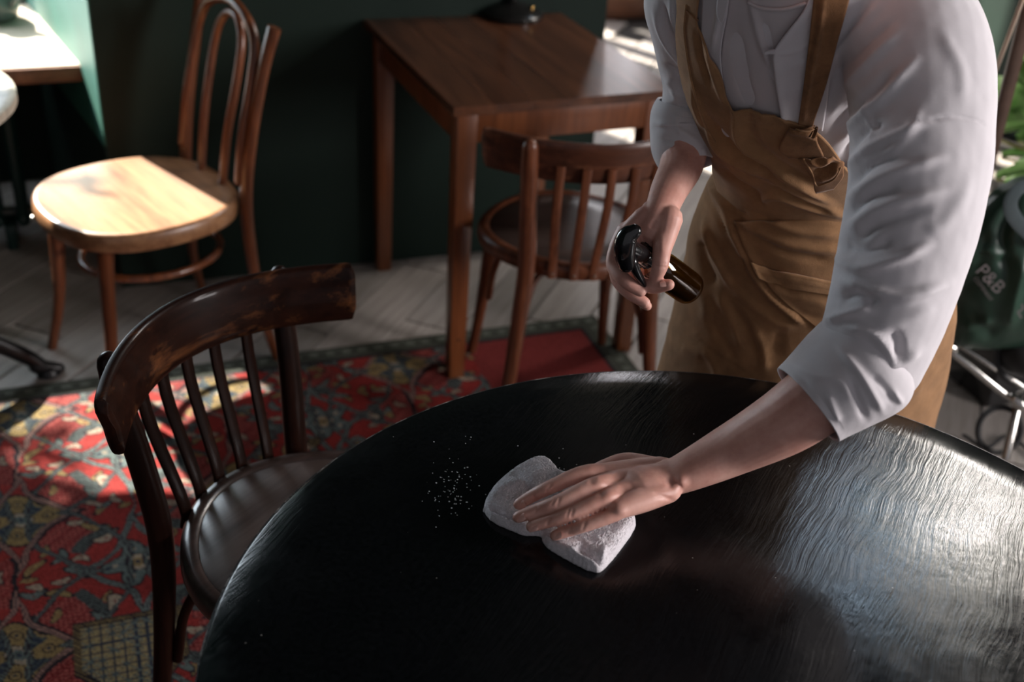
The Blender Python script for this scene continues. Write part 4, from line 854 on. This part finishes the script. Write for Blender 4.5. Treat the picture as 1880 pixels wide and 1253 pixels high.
# rolled cuffs: a flared double turn of cloth, open towards the hand
def cuff(path, radii, flats, up, lines, nz, seed, seg=150, n=70, th=.0035, squash=None):
    A = catmull(np.column_stack([path, radii, flats]), n); P = A[:, :3]; V = []
    for i in range(n):
        t = nrm(P[min(i + 1, n - 1)] - P[max(i - 1, 0)]); u = nrm(np.array(up, float) - t * (np.array(up) @ t)); w = np.cross(t, u)
        for j in range(seg):
            a = 2 * math.pi * j / seg; V.append(P[i] + (w * math.cos(a) + u * A[i, 4] * math.sin(a)) * A[i, 3])
    F = [(i * seg + j, i * seg + (j + 1) % seg, (i + 1) * seg + (j + 1) % seg, (i + 1) * seg + j) for i in range(n - 1) for j in range(seg)]
    V = np.array(V); cc = np.repeat(P, seg, 0); nn = vnormals((V, F))
    if ((V - cc) * nn).sum() < 0: nn = -nn
    V, _ = folds((V, F), lines, nn=nn); V = V + nn * (nz * fnoise(V, 34, 4, seed))[:, None]
    inn = V - nn * th; m = len(V)
    FF = F + [tuple(m + k for k in f[::-1]) for f in F] + [((n - 1) * seg + j, (n - 1) * seg + (j + 1) % seg, m + (n - 1) * seg + (j + 1) % seg, m + (n - 1) * seg + j) for j in range(seg)] + [(j, m + j, m + (j + 1) % seg, (j + 1) % seg) for j in range(seg)]
    return np.concatenate([V, inn]), FF
CL = [([(1450, 665), (1500, 690), (1540, 700), (1568, 730)], 10, .0035), ([(1560, 700), (1572, 730), (1590, 770)], 7, -.0045), ([(1540, 640), (1575, 680), (1600, 720), (1620, 755)], 8, .0045), ([(1520, 720), (1530, 750), (1540, 775)], 7, .0030), ([(1470, 700), (1495, 740)], 8, -.0025), ([(1600, 690), (1625, 715), (1640, 740)], 7, -.003), ([(1640, 720), (1655, 740)], 5, .003)]
c1 = cuff([PY(1606, 645, 1.18), PY(1582, 668, 1.172), PY(1545, 696, 1.163), PY(1502, 728, 1.155), PY(1482, 743, 1.15)], [.060, .069, .066, .060, .058], [.95, .95, .92, .88, .86], (0, 0, 1), CL, .0015, 31)
obj('cuff', c1, M['shirt'], pp, auto=False)
c2 = cuff([PY(1266, 190, 1.60), PY(1262, 212, 1.597), PY(1260, 240, 1.59), PY(1258, 272, 1.575), PY(1262, 302, 1.56)], [.046, .051, .051, .047, .040], [.95, .95, .95, .95, .95], (0, -1, .2), [([(1205, 225), (1240, 235), (1280, 260)], 6, .003), ([(1215, 255), (1250, 262), (1275, 285)], 7, -.003), ([(1290, 270), (1300, 300)], 5, .003), ([(1240, 210), (1250, 250)], 5, .002)], .0013, 33)
obj('cuff', c2, M['shirt'], pp, auto=False)

# ------------------------------------------------------------------ cloth under the hand
co = [(887, 938), (892, 920), (905, 900), (924, 881), (950, 862), (983, 847), (1006, 850), (1020, 862), (1030, 873), (1060, 880), (1100, 890), (1140, 915), (1160, 940), (1167, 962), (1160, 980), (1146, 1000), (1126, 1026), (1103, 1049), (1085, 1048), (1065, 1040), (1035, 1024), (1008, 1007), (998, 996), (991, 984), (962, 982), (935, 972), (904, 957)]
cpts = np.array([U(x, y, .752)[:2] for x, y in co]); cen = U(1030, 940, .752)[:2]
nA = 460; ccl = catmull(np.vstack([cpts, cpts[:1]]), nA + 1)[:-1]; nRg = 100; V = []; 
for i in range(nRg + 1):
    s = 1 - (1 - i / nRg) ** 1.5; 
    for j in range(nA):
        p = cen + (ccl[j] - cen) * s; V.append([p[0], p[1], 0])
V = np.array(V); dE = np.min(np.linalg.norm(V[:, None, :2] - ccl[None, :], axis=2), axis=1)
hgt = .0150 * np.sqrt(np.clip(1 - (1 - np.clip(dE / .011, 0, 1)) ** 2, 0, 1))
V[:, 2] = .7505 + hgt; q = proj(V)
def ridge(pts, wd, h):
    P = catmull(np.array(pts, float), 12); best = np.full(len(V), 1e9)
    for i in range(11): best = np.minimum(best, seg_dist(q, P[i], P[i + 1])[0])
    return h * np.exp(-(best / wd) ** 2) * np.clip(dE / .006, 0, 1)
V[:, 2] += ridge([(915, 900), (950, 890), (985, 895)], 9, .004) + ridge([(945, 870), (965, 890), (975, 910)], 8, -.003) + ridge([(893, 942), (925, 958), (960, 968), (985, 975)], 7, .006) + ridge([(905, 935), (935, 948), (955, 958)], 5, -.008) + ridge([(1005, 1000), (1040, 1010), (1060, 1025), (1090, 1036)], 7, .007) + ridge([(1068, 1006), (1090, 1022), (1102, 1035)], 8, -.009) + ridge([(1110, 1010), (1105, 1036)], 6, .004) + ridge([(985, 985), (995, 992)], 6, -.012) + ridge([(930, 900), (960, 880), (990, 870)], 14, .003) + ridge([(1100, 990), (1140, 975)], 10, .003)
V[:, 2] = np.maximum(V[:, 2], .7505 + np.minimum(dE * 1.2, .007)); V[:, 2] += (.0005 * fnoise(V, 700, 2, 3) + rng.normal(0, .00045, len(V))) * np.clip(dE / .003, 0, 1); V[:, :2] += (.0005 * fnoise(V * [1, 1, 0], 500, 2, 8))[:, None]
F = [(i * nA + j, i * nA + (j + 1) % nA, (i + 1) * nA + (j + 1) % nA, (i + 1) * nA + j) for i in range(1, nRg) for j in range(nA)]
F = [f for f in F]; F += [tuple(nA + j for j in range(nA))[::-1]]; F += [tuple(nRg * nA + j for j in range(nA))]
wc = thing('cleaning_cloth', 'white terry cloth under the wiping hand on the black table', 'cloth', (cen[0], cen[1], .7505))
obj('cloth_body', (V, F), M['terry'], wc, auto=False)
# ------------------------------------------------------------------ spray bottle in the other hand
b0 = PY(1180, 468, YH + .012); b1 = PY(1268, 532, YH + .065); ax = nrm(b1 - b0)
sb = thing('spray_bottle', 'dark amber spray bottle with glossy black trigger held in the hand', 'bottle', tuple(b0))
L_ = np.linalg.norm(b1 - b0)
def along(ts, rs, seg=40): return tube([b0 + ax * t for t in ts], rs, seg, None, caps='flat')
obj('bottle_glass', along([.010, .016, .024, .034, .05, .08, L_ * .9, L_ - .004, L_ + .001], [.0125, .0130, .018, .0225, .0240, .0240, .0240, .0232, .019]), M['amber'], sb)
obj('liquid', along([.030, .05, L_ * .8, L_ - .006], [.019, .0222, .0222, .021]), M['liquid'], sb)
obj('collar', along([-.012, -.010, .014, .016], [.0125, .0145, .0145, .0125], 24), M['blackplastic'], sb)
for k in range(16):
    a = k / 16 * 2 * math.pi; u = nrm(np.cross(ax, [0, 0, 1])); w = np.cross(ax, u); o_ = (u * math.cos(a) + w * math.sin(a)) * .0148
    obj('rib', tube([b0 + ax * -.009 + o_, b0 + ax * .012 + o_], .0011, 5), M['blackplastic'], sb)
YT = YH - .030
obj('spray_head', tube([PY(1166, 424, YT), PY(1152, 436, YT), PY(1147, 462, YT), PY(1151, 486, YT + .004)], [.0085, .0125, .0130, .0110], 20, 24, flat=1.1), M['blackplastic'], sb)
obj('nozzle', merge(tube([PY(1150, 482, YT + .002), PY(1151, 493, YT + .002)], [.0090, .0080], 16, caps='flat')), M['blackplastic'], sb)
obj('pump', tube([PY(1150, 455, YT + .004), PY(1178, 468, YH - .005)], [.0125, .0125], 16), M['blackplastic'], sb)
obj('trigger', tube([PY(1160, 478, YT + .004), PY(1168, 498, YT + .006), PY(1178, 516, YT + .012), PY(1184, 530, YT + .018)], [.0075, .0062, .0050, .0042], 12, 18, flat=1.2), M['blackplastic'], sb)

# ------------------------------------------------------------------ things in the right background
# folding shopping trolley with a green bag
def Q(x, y, Y): return PY(x, y, Y)
tr = thing('shopping_trolley', 'chrome-framed folding trolley with black wheel behind the person', 'trolley', (1.25, 2.5, 0))
def cyl(name, a, b, r, mt, par=tr): return obj(name, tube([a, b], r, 14), M[mt], par)
cyl('frame_tube', Q(1742, 642, 2.35), Q(1862, 738, 2.30), .0085, 'chrome'); cyl('frame_tube', Q(1760, 632, 2.38), Q(1880, 712, 2.33), .0060, 'chrome')
cyl('frame_tube', Q(1870, 736, 2.30), Q(1846, 842, 2.22), .011, 'chrome'); cyl('frame_tube', Q(1862, 738, 2.30), Q(1960, 640, 2.5), .010, 'chrome'); cyl('frame_tube', Q(1744, 636, 2.35), Q(1752, 300, 2.42), .008, 'chrome')
cyl('axle_cap', Q(1862, 732, 2.29), Q(1874, 744, 2.28), .014, 'chrome'); cyl('corner_cap', Q(1738, 634, 2.34), Q(1750, 640, 2.34), .012, 'chrome')
wc_ = Q(1880, 650, 2.36); whl = []
obj('wheel', tube([wc_ + np.array([.062 * math.cos(a), .02 * math.sin(a), .068 * math.sin(a)]) for a in np.linspace(0, 2 * math.pi, 33)], .008, 10), M['rubber'], tr)
obj('wheel_disc', tube([wc_ + np.array([-.01, .004, 0]), wc_ + np.array([.0, -.012, .0])], [.050, .046], 24), M['rubber'], tr)
obj('wheel', tube([Q(1835, 790, 2.28) + np.array([.05 * math.cos(a), .02 * math.sin(a), .05 * math.sin(a)]) for a in np.linspace(0, 2 * math.pi, 33)], .007, 10), M['rubber'], tr)
gb = thing('bag', 'dark green nylon bag with grey strap and grey print hanging on the trolley', 'bag', tuple(Q(1820, 520, 2.38)))
bpts = [(1798, 392), (1845, 352), (1900, 330), (1960, 360), (1985, 470), (1960, 600), (1890, 632), (1800, 640), (1752, 628), (1752, 560), (1765, 470)]
bc_ = np.array([Q(x, y, 2.36) for x, y in bpts]); ctr = bc_.mean(0); back = []
ccv = catmull(np.vstack([bc_, bc_[:1]]), 90)[:-1]; V = []; nR = 30
for i in range(nR + 1):
    s = i / nR
    for p in ccv:
        bulge = .075 * math.sqrt(max(0, 1 - s ** 2.6)); V.append(ctr + (p - ctr) * s + np.array([0, -bulge, .01 * bulge]))
m = len(V); V2 = [v + np.array([0, 2 * ((ctr + (v - ctr))[1] * 0) , 0]) for v in V]
Vf = np.array(V); Vb = Vf.copy(); Vb[:, 1] = 2 * 2.36 - Vf[:, 1] + .02
F = [(i * 89 + j, i * 89 + (j + 1) % 89, (i + 1) * 89 + (j + 1) % 89, (i + 1) * 89 + j) for i in range(nR) for j in range(89)]
bagf = (Vf, F); nb = vnormals(bagf); 
if nb[:, 1].mean() > 0: nb = -nb
v, _ = folds(bagf, [([(1800, 420), (1790, 470), (1770, 520)], 8, .014), ([(1775, 470), (1810, 462), (1850, 470)], 9, .014), ([(1860, 380), (1840, 430), (1850, 500)], 12, -.016), ([(1880, 470), (1862, 540), (1850, 600)], 12, .016), ([(1780, 560), (1800, 600), (1830, 620)], 12, -.01), ([(1770, 600), (1820, 590)], 8, .01)], nn=nb)
v = v + nb * (.006 * fnoise(v, 14, 3, 5))[:, None]
obj('bag_body', merge((v, F), (Vb, F), (np.concatenate([Vf[-89:], Vb[-89:]]), [(j, (j + 1) % 89, 89 + (j + 1) % 89, 89 + j) for j in range(89)])), M['bag'], gb, auto=False)
st = [Q(1905, 338, 2.26), Q(1872, 346, 2.25), Q(1855, 372, 2.25), Q(1864, 402, 2.26), Q(1905, 445, 2.28)]
obj('bag_strap', tube(st, .015, 10, 40, up=(0, -1, 0), flat=.15), M['grey'], gb)
def text(body, x, y, size, ang, par, mt='print', Y=2.27):
    c = bpy.data.curves.new('print', 'FONT'); c.body = body; c.size = size; c.extrude = .0006; c.align_x = 'CENTER'; c.align_y = 'CENTER'
    o = bpy.data.objects.new('print', c); C.objects.link(o); dg = bpy.context.evaluated_depsgraph_get(); me = bpy.data.meshes.new_from_object(o.evaluated_get(dg)); bpy.data.objects.remove(o)
    me.materials.clear(); me.materials.append(M[mt]); ob = bpy.data.objects.new('printed_lettering', me); C.objects.link(ob); ob.parent = par
    d = ray(x, y); bb = bv((v, F)); h = bb.ray_cast(Vector(CP), Vector(nrm(d)), 6)
    p = np.array(h[0]) if h[0] is not None else Q(x, y, Y); nrmv = nrm(CP - p)
    xa = nrm(np.array([math.cos(ang), 0, math.sin(ang)]) - nrmv * (np.array([math.cos(ang), 0, math.sin(ang)]) @ nrmv)); ya = np.cross(nrmv, xa); p = p + nrmv * .012 - np.array(par.location)
    ob.matrix_local = Matrix([[xa[0], ya[0], nrmv[0], p[0]], [xa[1], ya[1], nrmv[1], p[1]], [xa[2], ya[2], nrmv[2], p[2]], [0, 0, 0, 1]])
text('P&B', 1818, 513, .040, R(-40), gb); text('COMPANY', 1805, 531, .0125, R(-46), gb); text('P', 1874, 572, .045, R(40), gb)
# leaning pole
pl = thing('leaning_pole', 'brown metal-edged pole leaning at the right edge beside the plant', 'pole', tuple(PY(1800, 330, 2.5)))
obj('pole', tube([PY(1900, -30, 2.2), PY(1768, 480, 2.55)], .014, 12, up=(0, -1, 0), flat=.6, profile=.6), simple('brown_pole', (.10, .06, .045), .35), pl)
obj('metal_edge', tube([PY(1888, -30, 2.19), PY(1800, 205, 2.35)], .0045, 8), simple('warm_metal', (.75, .6, .48), .3, metal=.6), pl)
# plant with large leaves in a pot
pt = thing('potted_plant', 'leafy green plant with broad leaves in a pale pot by the trolley', 'plant', (1.62, 3.05, 0))
obj('pot', lathe([(.001, 0), (.11, 0), (.14, .26), (.155, .28), (.15, .30), (.13, .29), (.001, .27)], 32, (1.62, 3.05)), M['pot'], pt); obj('soil', lathe([(.001, .272), (.132, .272), (.13, .27)], 24, (1.62, 3.05)), M['soil'], pt)
def leaf(p, d, up, ln, wd, notch=False):
    d = nrm(np.array(d, float)); u = nrm(np.array(up, float) - d * (np.array(up, float) @ d)); s = np.cross(d, u); V = []; n = 14; k = 9
    for i in range(n):
        t = i / (n - 1); w = wd * math.sin(math.pi * (t * .93 + .04)) ** .7 * (1.1 - .35 * t)
        for j in range(k):
            q_ = j / (k - 1) * 2 - 1; nt_ = 1 - (.35 if notch and i % 4 == 2 and abs(q_) > .6 else 0); V.append(np.array(p) + d * ln * t + s * w * q_ * nt_ + u * (-.5 * ln * t * t * .5 + .02 * (abs(q_) ** 1.5)))
    return np.array(V), [(i * k + j, i * k + j + 1, (i + 1) * k + j + 1, (i + 1) * k + j) for i in range(n - 1) for j in range(k - 1)]
root = np.array([1.62, 3.05, .28])
leafs = [((1845, 215), 3.0, (.9, -.5, .3), .20, .075), ((1880, 150), 3.0, (-.6, -.6, -.45), .19, .075), ((1850, 150), 3.05, (.5, -.6, .5), .15, .05), ((1818, 250), 2.9, (.8, -.3, .5), .11, .015), ((1830, 330), 2.85, (.85, -.2, .55), .13, .018), ((1850, 345), 2.9, (.9, -.1, .4), .12, .018), ((1870, 260), 2.9, (.6, -.5, .5), .15, .03), ((1840, 290), 2.95, (.9, -.3, .35), .14, .016), ((1880, 60), 3.1, (.2, -.7, -.3), .18, .06), ((1900, 300), 2.9, (-.6, -.5, -.2), .12, .03)]
for (x, y), Y, d, ln, wd in leafs:
    p = PY(x, y, Y); obj('stem', tube([root, (root + p) / 2 + [0, 0, .08], p], .004, 6, 10), M['stem'], pt); obj('leaf', leaf(p, d, (0, -.6, 1), ln, wd, wd > .05), M['leaf'], pt, auto=False)
# black cable on the floor near the trolley
tag(obj('cable', tube([U(1770, 800, .012), U(1810, 822, .012), U(1850, 800, .012), U(1890, 830, .012), U(1920, 860, .012)], .005, 8, 30), M['cord']), 'black cable lying on the floor behind the round table', 'cable')
bx = thing('storage_box', 'low black box on the floor under the trolley frame', 'box', tuple(U(1835, 690, 0)))
obj('box_body', box(U(1855, 745, .0) + [.03, .12, .13], (.30, .20, .26), .012, R(21)), M['blackplastic'], bx); obj('lid', box(U(1855, 745, .0) + [.03, .12, .266], (.31, .21, .012), .004, R(21)), M['rubber'], bx)

# unseen foliage added outside the recess window to break up the sun
br = thing('shade_branch', 'unseen leafy branch added outside the recess window to break up the sun', 'branch', tuple(RM(-1.5, 1.32, 1.6)))
r0 = RM(-1.6, 1.34, 1.45); r1 = RM(-1.27, 1.30, 1.76); r2 = RM(-.84, 1.28, 1.80)
obj('twig', tube([r0, (r0 + r1) / 2 + [0, 0, .02], r1, r2], [.008, .006, .004, .002], 6, 16), M['stem'], br)
for k in range(26):
    f_ = rng.uniform(0, 1) ** .8; c = r1 + np.array([rng.normal(0, .075), rng.normal(0, .03), rng.normal(0, .085)]) if k < 21 else r2 + np.array([rng.normal(-.03, .03), 0, rng.normal(0, .015)])
    obj('leaf', leaf(c, (rng.normal(), rng.normal() * .4, rng.normal()), (0.5, -1, .6), rng.uniform(.06, .10), rng.uniform(.018, .03)), M['leaf'], br, auto=False)
